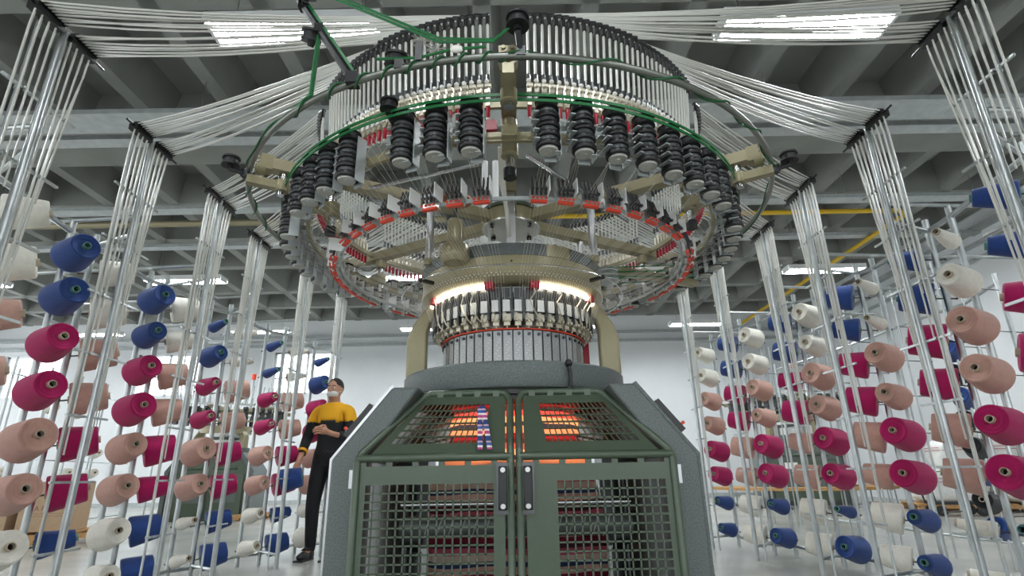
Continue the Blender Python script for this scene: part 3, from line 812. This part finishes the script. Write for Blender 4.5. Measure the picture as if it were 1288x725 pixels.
# ------------------------------------------------------------------ creels
HY = [2.09, 3.0, 3.8, 4.56, 5.35, 6.15]
HX = [2.13, 2.28, 2.25, 2.28, 2.12, 2.0]
HZ = 2.8
NEAR = [(2.42, 2.46), (2.57, 3.34), (2.57, 4.12), (2.46, 4.9), (2.28, 5.72)]
FAR = [(2.54, 2.96), (2.62, 3.85), (2.55, 4.6), (2.4, 5.42), (2.2, 6.25)]
ORDER = ['white', 'white', 'blush', 'blush', 'magenta', 'magenta', 'blue', 'blue']
SMALL = {  # (side, column kind, bay, row from the top): size
    (1, 'f', 0, 0): 'T', (1, 'f', 1, 0): 'T', (1, 'f', 1, 1): 'T', (1, 'f', 0, 6): 'T', (1, 'f', 0, 7): 'S', (1, 'f', 1, 6): 'S', (1, 'f', 1, 7): 'S',
    (1, 'f', 2, 6): 'T', (1, 'f', 3, 6): 'S', (1, 'f', 4, 6): 'S', (1, 'f', 4, 7): 'S', (1, 'n', 1, 6): 'T', (1, 'n', 1, 7): 'T', (1, 'n', 0, 0): 'S', (1, 'n', 0, 1): 'S', (1, 'n', 1, 0): 'S',
    (-1, 'f', 2, 0): 'T', (-1, 'f', 2, 6): 'T', (-1, 'f', 2, 7): 'T', (-1, 'f', 3, 0): 'T', (-1, 'f', 3, 1): 'T', (-1, 'f', 3, 6): 'S', (-1, 'f', 3, 7): 'S', (-1, 'f', 4, 0): 'T',
    (-1, 'f', 4, 6): 'S', (-1, 'n', 1, 6): 'S', (-1, 'n', 1, 7): 'S', (-1, 'n', 3, 0): 'T', (-1, 'n', 3, 1): 'T', (-1, 'n', 4, 0): 'T', (-1, 'n', 4, 1): 'T', (-1, 'f', 2, 2): 'S', (-1, 'f', 2, 3): 'S', (-1, 'f', 3, 2): 'S', (-1, 'f', 3, 3): 'S', (-1, 'n', 4, 6): 'S', (-1, 'f', 3, 4): 'M', (-1, 'f', 3, 5): 'M',
}
TUBE_ENDS = {}
for side in (-1, 1):
    who = 'left'
    cname = 'by sacks' if side > 0 else 'by worker'
    creel = empty('yarn_creel', (side * 2.4, 4.2, 0))
    tag(creel, 'tall galvanised pole creel holding rows of yarn cones ' + ('on the side with the white sacks' if side > 0 else 'where the masked worker stands'), 'creel')
    inv = Vector((side * 2.4, 4.2, 0))
    def cb(m, name, mt, parent=creel, kind=None):
        o = m.build(name, mt, parent, kind)
        if parent is creel: o.location = -inv
        return o
    zoff = -.048
    poles = []
    cols_ = [('n', i, p) for i, p in enumerate(NEAR)] + [('f', i, p) for i, p in enumerate(FAR)]
    cols_.sort(key=lambda c: -c[2][1])
    for rank, (kd, bay, (cx, cy)) in enumerate(cols_):
        ax = Vector((-side * .80, .60, .0)) if kd == 'n' else Vector((-side * .88, -.47, 0))
        ax.z = .20; ax.normalize()
        flat = Vector((ax.x, ax.y, 0)).normalized()
        base = Vector((side * cx, cy, 0))
        pp_ = base - flat * .15
        ztop = 2.32 + zoff
        pole = cb(MB().cyl((pp_.x, pp_.y, 0), (pp_.x, pp_.y, ztop), .019, n=10), 'creel_pole', 'galv')
        poles.append((pp_, kd, bay))
        for row in range(8):
            z = 2.075 - .265 * row + zoff
            order = ORDER if (kd == 'f') == (side > 0) else ORDER[::-1]
            cn = order[row]
            size = SMALL.get((side, kd, bay, row)) or random.choice('LLLMX' if row in (2, 3, 4, 5) else 'LLM')
            pos = base + Vector((0, 0, z + random.uniform(-.006, .006)))
            jit = Vector((random.uniform(-.05, .05), random.uniform(-.05, .05), random.uniform(-.05, .03)))
            q0 = pos - ax * .2; q1 = pos - ax * .02
            MB().cyl(q0 + Vector((0, 0, 0)), q1, .005, n=6).sphere(q0, .008, 6, 4).build('peg', 'steel_d', pole)
            pole.children[-1].location = (0, 0, 0)
            lvl = 'top' if row == 0 else ('bottom' if row == 7 else ORD[8 - row] + ' up')
            place_cone(cn, size, pos, ax, '%s yarn cone %s on %s pole from back wall, creel %s' % (CWORD[cn], lvl, ORD[rank + 1], cname), 'yarn cones on the creel ' + cname)
    # rails linking the cone poles
    byy = sorted([p for p, kd, b in poles], key=lambda p: p.y)
    top = [(p.x, p.y, 2.24 + zoff) for p in byy]
    first = Vector(top[0]) + (Vector(top[0]) - Vector(top[1])).normalized() * .9
    cb(MB().tube([first] + top, .016, 8), 'top_rail', 'galv')
    cb(MB().tube([(p.x, p.y, .09) for p in byy], .014, 8), 'base_rail', 'galv')
    # bundle poles with headers
    for h in range(6):
        hx, hy = side * HX[h], HY[h]
        n0 = NEAR[min(h, 4)]
        cb(MB().cyl((hx, hy, 0), (hx, hy, HZ), .019, n=10), 'bundle_pole', 'galv')
        cb(MB().cyl((hx + side * .035, hy - .10, .0), (hx + side * .035, hy - .10, HZ - .03), .008, n=8), 'side_rod', 'galv')
        hb = cb(MB().cyl((hx, hy - .24, HZ), (hx, hy + .26, HZ), .007, n=8), 'header_bar', 'black')
        for q in (-1, 1):
            c = MB().box((hx, hy + q * .105, HZ - .008), (.05, .155, .04))
            for j in range(8): c.box((hx - side * .02, hy + q * .105 + (j - 3.5) * .0195, HZ + .014), (.04, .013, .02))
            c.build('tube_clip', 'black', hb)
        for j in range(7):
            z = .42 + j * .33
            cb(MB().box((hx + side * .012, hy, z), (.012, .40 if j > 2 else .3, .012)).box((hx + side * .02, hy - .1, z), (.05, .012, .012)), 'cross_clip', 'galv')
        # foot rails to the cone poles
        cpole = min(byy, key=lambda p: (p - Vector((hx, hy + .3, 0))).length)
        cb(MB().cyl((hx, hy, .11), (cpole.x, cpole.y, .11), .012, n=8), 'foot_rail', 'galv')
        cb(MB().cyl((hx, hy, 2.2 + zoff), (cpole.x, cpole.y, 2.24 + zoff), .011, n=8), 'stay_rail', 'galv')
        # outward stay at the top
        cb(MB().cyl((hx, hy, 2.27), (hx + side * 1.6, hy + .1, 2.25), .013, n=8), 'outrigger', 'galv')
    # yarn tubes
    idx = 0
    for h in range(6):
        hx, hy = side * HX[h], HY[h]
        for j in range(16):
            k = h * 16 + j
            a = GA[k]; a = a if side > 0 else -a
            grp = -1 if j < 8 else 1
            jj = (j % 8)
            ty = hy + grp * .105 + (jj - 3.5) * .0195
            row = jj
            zl = .3 + row * .265 + zoff + .1
            tx = hx + side * (.012 if j % 2 else -.006)
            # spread bundle at the foot
            fx = tx + side * .02
            ring_t = Vector(pol(.822, a, 2.14)); ring_t.y += DM
            ring_b = Vector(pol(.806, a, 1.918)); ring_b.y += DM
            sag = .015 + .03 * random.random()
            st = Vector((hx - side * .02, ty, HZ + .014))
            path = [(fx, hy + (ty - hy) * .75, zl), (tx, ty, HZ - .12), (tx - side * .004, ty, HZ - .02), st]
            for q in (.08, .25, .4, .55, .7, .85):
                p = st.lerp(ring_t, q); p.z -= sag * 4 * q * (1 - q); path.append(p)
            path += [ring_t + (st - ring_t).normalized() * .02, ring_t + Vector((0, 0, -.012)), ring_b]
            t = MB().tube(path, .0044, 6).build('yarn_tube', 'tube')
            tag(t, '%s white yarn tube from back wall on %s header from back wall, creel %s' % (ORD[16 - j], ORD[6 - h], cname), 'tube', 'yarn tubes of %s bundle, creel %s' % (ORD[6 - h], cname))
            dr = (st - ring_t).normalized()
            MB().cyl(ring_t + Vector((0, 0, .006)), ring_t + Vector((0, 0, -.032)), .0075, n=8).cyl(ring_t - dr * .006, ring_t + dr * .045, .0075, n=8).build('elbow_connector', 'black', t)

# ------------------------------------------------------------------ rear creel on the sack side, with blue and black cones
rc = empty('yarn_creel', (4.1, 5, 0)); tag(rc, 'rear pole creel with blue and black yarn cones ahead of the white sacks', 'creel')
RP = [(3.95, 4.35), (4.15, 4.95), (4.1, 5.6), (4.1, 6.3), (4.05, 7.0), (4.0, 7.7), (3.9, 8.4)]
for i, (x, y) in enumerate(RP):
    o = MB().cyl((x + .15, y + .05, 0), (x + .15, y + .05, 2.3), .018, n=8).build('creel_pole', 'galv', rc); o.location = (-4.1, -5, 0)
    for k in range(6):
        MB().cyl((x - .1, y - .02, .35 + k * .36), (x + .25, y + .07, .35 + k * .36), .005, n=6).sphere((x + .25, y + .07, .35 + k * .36), .009, 6, 4).build('peg', 'steel_d', o)
for z in (.12, 2.22):
    o = MB().tube([(x + .15, y + .05, z) for x, y in RP], .014, 8).build('rail', 'galv', rc); o.location = (-4.1, -5, 0)
for i in range(7):
    y = 4.4 + i * .7
    for k in range(2):
        o = MB().cyl((3.75 + k * .08, y + .2, 0), (3.75 + k * .08, y + .2, 2.5), .009, n=6).build('bundle_pole', 'galv', rc); o.location = (-4.1, -5, 0)
rear = [('blue', 1195, 440, 4.6), ('blackyarn', 1203, 470, 5.2), ('blue', 1211, 500, 4.6), ('blackyarn', 1216, 528, 5.2), ('blackyarn', 1226, 563, 4.6), ('blue', 1238, 597, 5.2), ('blackyarn', 1240, 631, 4.6), ('blue', 1258, 664, 4.6)]
RPOS = [(3.95, 4.5), (4.15, 5.1)]
names_r = {('blue', 0): 'uppermost', ('blackyarn', 1): 'upper', ('blue', 2): 'second', ('blackyarn', 3): 'second', ('blackyarn', 4): 'third', ('blue', 5): 'third', ('blackyarn', 6): 'lowest', ('blue', 7): 'lowest'}
for i, (cn, u, v, y) in enumerate(rear):
    p = at_y(u, v, y)
    place_cone(cn, 'M', p, (-.75, -.6, .2), '%s %s yarn cone on the rear creel ahead of the white sacks' % (names_r[(cn, i)], CWORD[cn]), 'cones on the rear creel')
    MB().cyl(p + Vector((.05, .04, -.01)), p + Vector((.2, .16, -.04)), .005, n=6).build('peg', 'steel_d', rc).location = (-4.1, -5, 0)

# distant creel on the window side with small white cones
lc = empty('yarn_creel', (-6.6, 9.5, 0)); tag(lc, 'distant creel of thin poles with white cones, close to the windows', 'creel')
for i in range(7):
    for k in range(2):
        x, y = -7.3 + .5 * k - .15 * i, 7.4 + i * .8
        MB().cyl((x + 6.6, y - 9.5, 0), (x + 6.6, y - 9.5, 2.4), .016, n=6).build('creel_pole', 'galv', lc)
for z in (.1, 1.1, 2.3):
    MB().tube([(-7.3 - .15 * i + 6.6, 7.4 + i * .8 - 9.5, z) for i in range(7)], .012, 6).build('rail', 'galv', lc)
k = 0
for i in range(5):
    for zz in (.55, .9, 1.25, 1.9):
        x, y = -7.3 + .12 - .15 * i, 7.4 + i * .8
        if (i + int(zz * 10)) % 3 == 2: continue
        place_cone('white', 'M', (x, y, zz), (.9, -.4, .15), 'small white yarn cone on the distant creel close to the windows', 'white cones on the distant creel')

# ------------------------------------------------------------------ distant knitting machines
def far_machine(loc, s, rz, label, accent):
    t = empty('knitting_machine', loc, rz, s); tag(t, label, 'machine', None)
    MB().prism([(-.6, 0), (-.6, .72), (-.42, 1.02), (.42, 1.02), (.6, .72), (.6, 0)], 'y', -.5, .5).build('cabinet', accent, t)
    for q in (-1, 1):
        MB().prism([(q * .6, 0), (q * .66, 0), (q * .66, .75), (q * .46, 1.04), (q * .42, 1.02), (q * .6, .73)], 'y', -.55, .55).build('side_panel', 'speck', t)
        dd = MB().box((q * .27, -.515, .38), (.5, .03, .64)).build('door', 'green', t); bevel(dd, .01)
        MB().box((q * .27, -.535, .45), (.34, .01, .36)).build('mesh_window', 'speck', dd)
        MB().box((q * .05, -.54, .55), (.03, .02, .12)).build('handle', 'black', dd)
        MB().box((q * .22, -.46, .86), (.36, .04, .2), Matrix.Rotation(R(-28), 3, 'X')).build('upper_panel', 'green', t)
    MB().box((-.2, -.54, .62), (.2, .008, .1)).build('data_plate', 'tag', t)
    MB().lathe([(.2, 1.02), (.5, 1.02), (.5, 1.12), (.2, 1.12)], 48, closed=True).build('table_ring', 'speck', t)
    MB().lathe([(0, 1.12), (.3, 1.12), (.3, 1.25), (.36, 1.3), (.36, 1.36), (0, 1.36)], 48).build('needle_cylinder', 'silver', t)
    MB().lathe([(0, 1.36), (.42, 1.36), (.42, 1.48), (0, 1.48)], 48).build('dial_housing', 'beige', t)
    for a in (60, 180, 300):
        MB().prism([(-.48, 1.12), (-.48, 1.3), (-.4, 1.42), (-.3, 1.42), (-.38, 1.28), (-.38, 1.12)], 'x', -.05, .05).build('pillar', 'beige', t).rotation_euler.z = R(a)
        MB().cyl((0, -.35, 1.48), (0, -.35, 1.75), .016, n=8).build('support_post', 'steel', t).rotation_euler.z = R(a)
    for a in ARMS:
        MB().box((0, -.55, 1.75), (.06, 1.1, .06)).build('spider_arm', 'beige', t).rotation_euler.z = R(a)
    MB().ring(1.1, 1.76, .03, .03, 64).build('outer_ring', 'silver', t)
    MB().ring(.86, 1.66, .02, .03, 64).build('feeder_ring', 'beige', t)
    fm = MB().lathe([(0, 0), (.04, 0), (.045, .05), (.035, .06), (.045, .12), (.02, .14), (.04, .15), (.04, .19), (0, .19)], 10, c=(0, -.92, 1.55)).box((.04, -.9, 1.63), (.01, .06, .18)).mesh('yarn_feeder', 'steel_d')  # greyer than the near black feeders: distance haze put into the colour
    for i in range(40): link('yarn_feeder', fm, t).rotation_euler.z = R(i * 9 + 4)
    gm = MB().box((0, -.86, 1.83), (.03, .03, .08)).cyl((0, -.86, 1.86), (0, -.9, 2.1), .012, n=6).mesh('yarn_guide', 'galv')
    for i in range(60): link('yarn_guide', gm, t).rotation_euler.z = R(i * 6 + 1)
    lamp = MB().cyl((.3, .2, 1.75), (.3, .2, 2.35), .02, n=8).build('signal_mast', 'galv', t)
    MB().cyl((.3, .2, 2.35), (.3, .2, 2.45), .04, n=10).build('signal_lamp', 'orange', lamp)
    return t
far_machine((-6.15, 12.0, 0), 1.22, R(12), 'distant grey-green knitting machine standing toward the windows', 'green')
far_machine((6.6, 13.6, 0), 1.35, R(-12), 'distant knitting machine behind the curved wooden bench', 'speck')
bn = empty('curved_bench', (6.6, 13.6, 0)); tag(bn, 'low curved wooden bench on metal legs around the distant knitting machine', 'bench')
MB().lathe([(1.3, .34), (1.95, .34), (1.95, .4), (1.3, .4)], 40, a0=R(-110), a1=R(95), closed=True).build('bench_top', 'wood', bn)
for i in range(8):
    a = R(-105 + i * 28)
    MB().tube([(1.4 * math.sin(a), -1.4 * math.cos(a), .34), (1.4 * math.sin(a), -1.4 * math.cos(a), .015), (1.85 * math.sin(a), -1.85 * math.cos(a), .015), (1.85 * math.sin(a), -1.85 * math.cos(a), .34)], .015, 6).build('leg', 'galv', bn)
lb_ = empty('wooden_hoop', (-6.15, 12.0, 0)); tag(lb_, 'thin wooden hoop on the floor beside the machine toward the windows', 'hoop')
MB().lathe([(1.15, .03), (1.25, .03), (1.25, .12), (1.15, .12)], 20, a0=R(40), a1=R(120), closed=True).build('hoop', 'wood', lb_)
for a in (50, 80, 110):
    MB().box((1.2 * math.sin(R(a)), -1.2 * math.cos(R(a)), .015), (.08, .08, .03)).build('foot', 'wood', lb_)

# ------------------------------------------------------------------ pallet and sacks
def pallet(loc, rz, label, w_=1.2, d_=1.0):
    t = empty('wooden_pallet', loc, rz); tag(t, label, 'pallet')
    for i in range(6): MB().box((-w_ / 2 + .06 + i * (w_ - .12) / 5, 0, .13), (.12, d_, .022)).build('board', 'wood', t)
    for j in range(3): MB().box((0, -d_ / 2 + .05 + j * (d_ - .1) / 2, .09), (w_, .09, .06)).build('stringer', 'wood', t)
    for j in range(3):
        for i in range(3): MB().box((-w_ / 2 + .06 + i * (w_ - .12) / 2, -d_ / 2 + .05 + j * (d_ - .1) / 2, .03), (.12, .09, .06)).build('block', 'wood', t)
    return t
pallet((7.95, 10.8, 0), R(-20), 'wooden pallet under the white sacks, farther from the sack wall', 1.3, 1.1)
pallet((8.95, 10.4, 0), R(-20), 'wooden pallet under the white sacks, closer to the side wall', 1.3, 1.1)
def sack(name, c, d, rz, label):
    bm = bmesh.new(); bmesh.ops.create_cube(bm, size=1)
    bmesh.ops.subdivide_edges(bm, edges=bm.edges, cuts=7, use_grid_fill=True)
    rnd = random.Random(hash(tuple(round(q, 2) for q in c)) % 9999)
    ph = [rnd.uniform(0, 6) for _ in range(4)]
    for v in bm.verts:
        p = v.co.copy() * 2; n = (abs(p.x) ** 4 + abs(p.y) ** 4 + abs(p.z) ** 4) ** .25
        p = p / n
        wv = 1 + .05 * math.sin(p.x * 5 + ph[0]) + .05 * math.sin(p.y * 6 + p.z * 3 + ph[1]) + .03 * math.sin(p.z * 11 + p.x * 7 + ph[2])
        v.co = Vector((p.x * d[0] / 2 * wv, p.y * d[1] / 2 * wv, p.z * d[2] / 2 * (wv if p.z > 0 else 1)))
        v.co.z = max(v.co.z, -d[2] * .47)
    me = bpy.data.meshes.new('sack'); bm.to_mesh(me); bm.free()
    for p in me.polygons: p.use_smooth = True
    me.materials.append(M['sack'])
    o = link('sack', me); o.location = c; o.rotation_euler.z = rz; tag(o, label, 'sack')
    sm_ = MB()
    for zz in (.1, .2):
        pts = []
        for i in range(24):
            a = 2 * math.pi * i / 24; ca_, sa_ = math.cos(a), math.sin(a)
            n = (abs(ca_) ** 4 + abs(sa_) ** 4 + (2 * zz) ** 4) ** .25
            pts.append((ca_ / n * d[0] * .525, sa_ / n * d[1] * .525, d[2] * zz))
        sm_.tube(pts, .008, 5, closed=True)
    sm_.build('sack_stripe', 'sackline', o)
    return o
sack('s', (7.9, 10.75, .44), (1.15, .95, .62), R(-20), 'bulging white woven sack on the pallet farther from the side wall')
sack('s', (9.0, 10.35, .44), (1.15, .95, .62), R(-20), 'bulging white woven sack on the pallet closer to the side wall')
sack('s', (8.35, 10.55, .99), (1.2, .9, .5), R(-15), 'white sack lying across the two lower sacks')
sack('s', (9.2, 10.3, .98), (.7, .8, .45), R(-30), 'short white sack on top of the pile by the side wall')
sack('s', (8.6, 10.45, 1.43), (1.1, .8, .42), R(-22), 'topmost white sack of the pile')
cart = empty('black_trolley', (7.2, 9.7, 0), R(-15)); tag(cart, 'low black trolley on castors next to the sack pallets', 'trolley')
MB().box((0, 0, .2), (.7, .5, .05)).build('deck', 'black', cart)
for q in (-1, 1):
    for r_ in (-1, 1): MB().cyl((q * .28, r_ * .2 - .02, .08), (q * .28, r_ * .2 + .02, .08), .08, n=14).build('castor', 'rubber', cart)
MB().tube([(-.34, -.22, .2), (-.42, -.22, .75), (-.42, .22, .75), (-.34, .22, .2)], .015, 8).build('handle', 'steel_d', cart)

# ------------------------------------------------------------------ cardboard boxes
def text_mesh(body, size):
    c = bpy.data.curves.new('t', 'FONT'); c.body = body; c.size = size; c.align_x = 'CENTER'; c.space_character = 1.5; c.extrude = .0006
    o = bpy.data.objects.new('t', c); col.objects.link(o)
    dg = bpy.context.evaluated_depsgraph_get(); me = bpy.data.meshes.new_from_object(o.evaluated_get(dg))
    bpy.data.objects.remove(o); return me
def carton(loc, rz, d, label, words):
    t = empty('cardboard_box', loc, rz); tag(t, label, 'box')
    bx = MB().box((0, 0, d[2] / 2), d).build('box_body', 'card', t); bevel(bx, .006)
    MB().box((0, 0, d[2] + .001), (d[0], .05, .002)).build('packing_tape', 'capw', t)
    if words:
        me = text_mesh(words, .085); me.materials.append(M['cardprint'])
        o = link('printed_name', me, t); o.rotation_euler = (R(90), 0, 0); o.location = (0, -d[1] / 2 - .001, d[2] * .42)
        MB().box((0, -d[1] / 2 - .001, d[2] * .36), (.5, .002, .004)).box((0, -d[1] / 2 - .001, d[2] * .31), (.42, .002, .004)).build('printed_lines', 'cardprint', t)
        MB().box((0, -d[1] / 2 - .001, d[2] * .68), (.07, .002, .1)).build('printed_emblem', 'cardprint', t)
    return t
pallet((-6.35, 8.05, 0), R(18), 'wooden pallet under the printed cardboard boxes', 1.5, 1.0)
carton((-6.25, 8.0, .142), R(18), (.62, .55, .62), 'tall printed cardboard box standing on the pallet', 'MARETTI')
carton((-6.86, 7.75, .142), R(18), (.5, .5, .4), 'short cardboard box beside the tall printed box', None)

# ------------------------------------------------------------------ the worker
def skin_mesh(name, joints, edges, root, mt, parent, sub=2):
    keys = list(joints); me = bpy.data.meshes.new(name)
    me.from_pydata([joints[k][0] for k in keys], [(keys.index(a), keys.index(b)) for a, b in edges], [])
    o = bpy.data.objects.new(name, me); col.objects.link(o)
    o.modifiers.new('skin', 'SKIN')
    for i, k in enumerate(keys):
        r_ = joints[k][1]; r_ = r_ if isinstance(r_, tuple) else (r_, r_)
        me.skin_vertices[0].data[i].radius = r_
        me.skin_vertices[0].data[i].use_root = (k == root)
    s_ = o.modifiers.new('sub', 'SUBSURF'); s_.levels = sub; s_.render_levels = sub
    dg = bpy.context.evaluated_depsgraph_get()
    me2 = bpy.data.meshes.new_from_object(o.evaluated_get(dg))
    bpy.data.objects.remove(o)
    me2.materials.clear(); me2.materials.append(M[mt])
    for p in me2.polygons: p.use_smooth = True
    return link(name, me2, parent)
wk = empty('person', (-1.90, 5.87, 0), R(-8))
tag(wk, 'person in a yellow and black shirt and white face mask holding a blue cone', 'person')
# local frame: faces -Y, right hand at -X
HT = 1.76
J = {'pelvis': ((0, 0, .94), (.13, .1)), 'waist': ((0, -.005, 1.08), (.125, .09)), 'chest': ((0, -.005, 1.28), (.15, .105)), 'upper': ((0, .01, 1.41), (.12, .085)),
     'neck': ((0, .005, 1.5), .055), 'skull': ((0, -.015, 1.6), .07), 'crown': ((0, -.01, 1.68), .07),
     'hipL': ((.09, 0, .9), .085), 'kneeL': ((.10, -.02, .5), .056), 'ankL': ((.10, .02, .09), .038), 'toeL': ((.11, -.13, .035), .032),
     'hipR': ((-.09, 0, .9), .085), 'kneeR': ((-.11, -.05, .5), .056), 'ankR': ((-.12, .0, .09), .038), 'toeR': ((-.14, -.15, .035), .032),
     'shL': ((.18, .01, 1.41), .06), 'elL': ((.25, -.03, 1.13), .042), 'wrL': ((.14, -.26, 1.16), .027), 'palmL': ((.10, -.33, 1.18), .03),
     'shR': ((-.18, .01, 1.41), .06), 'elR': ((-.26, -.02, 1.12), .042), 'wrR': ((-.215, -.2, .94), .027), 'palmR': ((-.2, -.25, .885), .03)}
E_ = [('pelvis', 'waist'), ('waist', 'chest'), ('chest', 'upper'), ('upper', 'neck'), ('neck', 'skull'), ('skull', 'crown')]
for q in 'LR': E_ += [('pelvis', 'hip' + q), ('hip' + q, 'knee' + q), ('knee' + q, 'ank' + q), ('ank' + q, 'toe' + q), ('upper', 'sh' + q), ('sh' + q, 'el' + q), ('el' + q, 'wr' + q), ('wr' + q, 'palm' + q)]
body = skin_mesh('body', J, E_, 'pelvis', 'skin', wk, 3)
hd_ = MB(); hd_.sphere((0, -.015, 1.635), (.073, .092, .112), 20, 14); hd_.sphere((0, -.04, 1.575), (.052, .06, .05), 14, 8)
hd_.sphere((0, -.106, 1.62), (.012, .018, .022), 8, 6)
for q in (-1, 1): hd_.sphere((q * .074, .0, 1.63), (.012, .02, .032), 8, 6)
head = hd_.build('head', 'skin', wk)
for q in (-1, 1):
    MB().sphere((q * .03, -.098, 1.645), (.013, .008, .007), 8, 6).build('eye', 'ceramic', head)
    MB().sphere((q * .03, -.104, 1.645), .0055, 8, 6).build('pupil', 'hair', head)
    MB().box((q * .03, -.1, 1.667), (.034, .008, .006)).build('eyebrow', 'hair', head)
hr = MB(); hr.sphere((0, .008, 1.665), (.083, .098, .098), 20, 12)
# keep the cap of hair above the brow and behind the ears
hv = [(x, y, max(z, 1.6 if y > .0 else 1.672 - .0 * y)) for x, y, z in hr.v]; hr.v = hv
hr.build('hair', 'hair', wk)
mk = MB(); mk.sphere((0, -.05, 1.588), (.063, .062, .047), 16, 10)
mk.tube([(-.06, -.06, 1.605), (-.082, .0, 1.615), (-.07, .02, 1.6)], .003, 4).tube([(.06, -.06, 1.605), (.082, .0, 1.615), (.07, .02, 1.6)], .003, 4)
mk.build('face_mask', 'mask', wk)
# clothes follow the body surface
def garment(name, keep, off, mt):
    src = body.data; vn = [v.normal.copy() for v in src.vertices]
    fs = [p for p in src.polygons if keep(sum((src.vertices[i].co for i in p.vertices), Vector()) / len(p.vertices))]
    ids = {}; vs = []; out = []
    for p in fs:
        q = []
        for i in p.vertices:
            if i not in ids: ids[i] = len(vs); vs.append(src.vertices[i].co + vn[i] * off)
            q.append(ids[i])
        out.append(q)
    me = bpy.data.meshes.new(name); me.from_pydata(vs, [], out); me.materials.append(M[mt])
    for p in me.polygons: p.use_smooth = True
    o = link(name, me, wk); so_ = o.modifiers.new('thick', 'SOLIDIFY'); so_.thickness = .008; so_.offset = -1
    return o
def arm_r(c): return c.x < -.2 and c.z < 1.36
def arm_l(c): return c.x > .2 and c.z < 1.36 or (c.y < -.13 and c.z > 1.05 and c.x > 0)
def bare(c): return (c.x < -.12 and c.y < -.155 and c.z < 1.0) or (c.y < -.215 and c.z > 1.05)
def top_(c): return c.z > .97 and c.z < 1.5 and not bare(c) and not (c.z > 1.465 and abs(c.x) < .1 and c.z > 1.49)
garment('shirt_yoke', lambda c: top_(c) and c.z > 1.30, .014, 'shirt_y')
garment('shirt_body', lambda c: top_(c) and c.z <= 1.31, .013, 'shirt_k')
garment('trousers', lambda c: c.z < 1.01 and c.z > .085 and not (c.y < -.13 and c.x < -.1 and c.z > .75), .016, 'shirt_k')
MB().cyl((-.228, -.15, .99), (-.233, -.128, 1.012), .049, .051, n=16).build('cuff_band', 'shirt_y', wk)
for (ax_, ay_, tx_, ty_) in ((.10, .02, .11, -.14), (-.12, 0, -.14, -.16)):
    s_ = MB(); s_.sphere((ax_, ay_ - .01, .05), (.045, .06, .05), 12, 8); s_.sphere(((ax_ + tx_) / 2, (ay_ + ty_) / 2 - .02, .042), (.046, .11, .042), 12, 8); s_.box(((ax_ + tx_) / 2, (ay_ + ty_) / 2 - .01, .008), (.085, .24, .016)); s_.build('shoe', 'shoe', wk)
def hand(palm, fwd, out, curl, parent):
    """palm centre, finger direction, thumb side, curl direction"""
    palm, f, o_, c_ = Vector(palm), Vector(fwd).normalized(), Vector(out).normalized(), Vector(curl).normalized()
    h = MB(); h.tube([palm - f * .04, palm - f * .015, palm + f * .02, palm + f * .042], [.024, .032, .037, .03], 10)
    for i, L in enumerate((.066, .076, .071, .056)):
        b = palm + f * .036 + o_ * (.03 - i * .0195)
        h.tube([b, b + f * L * .42 + c_ * .006, b + f * L * .72 + c_ * L * .35, b + f * L * .8 + c_ * L * .7], [.0092, .0088, .008, .0065], 7)
    b = palm - f * .01 + o_ * .03
    h.tube([b, b + o_ * .024 + f * .016 + c_ * .008, b + o_ * .03 + f * .034 + c_ * .024, b + o_ * .024 + f * .05 + c_ * .036], [.0115, .0105, .0095, .0075], 7)
    h.build('hand', 'skin', parent)
hand((-.197, -.265, .872), (.1, -.6, -.7), (.8, -.3, .3), (.1, -.5, .6), wk)
hand((.095, -.35, 1.185), (-.45, -.85, .15), (.1, .1, 1), (-.7, .3, -.3), wk)
wm = wk.matrix_world if False else (Matrix.Translation((-1.90, 5.87, 0)) @ Matrix.Rotation(R(-8), 4, 'Z'))
place_cone('blue', 'X', wm @ Vector((-.19, -.36, .745)), (.93, .25, .2), 'large blue yarn cone held in the hand of the masked worker', None)
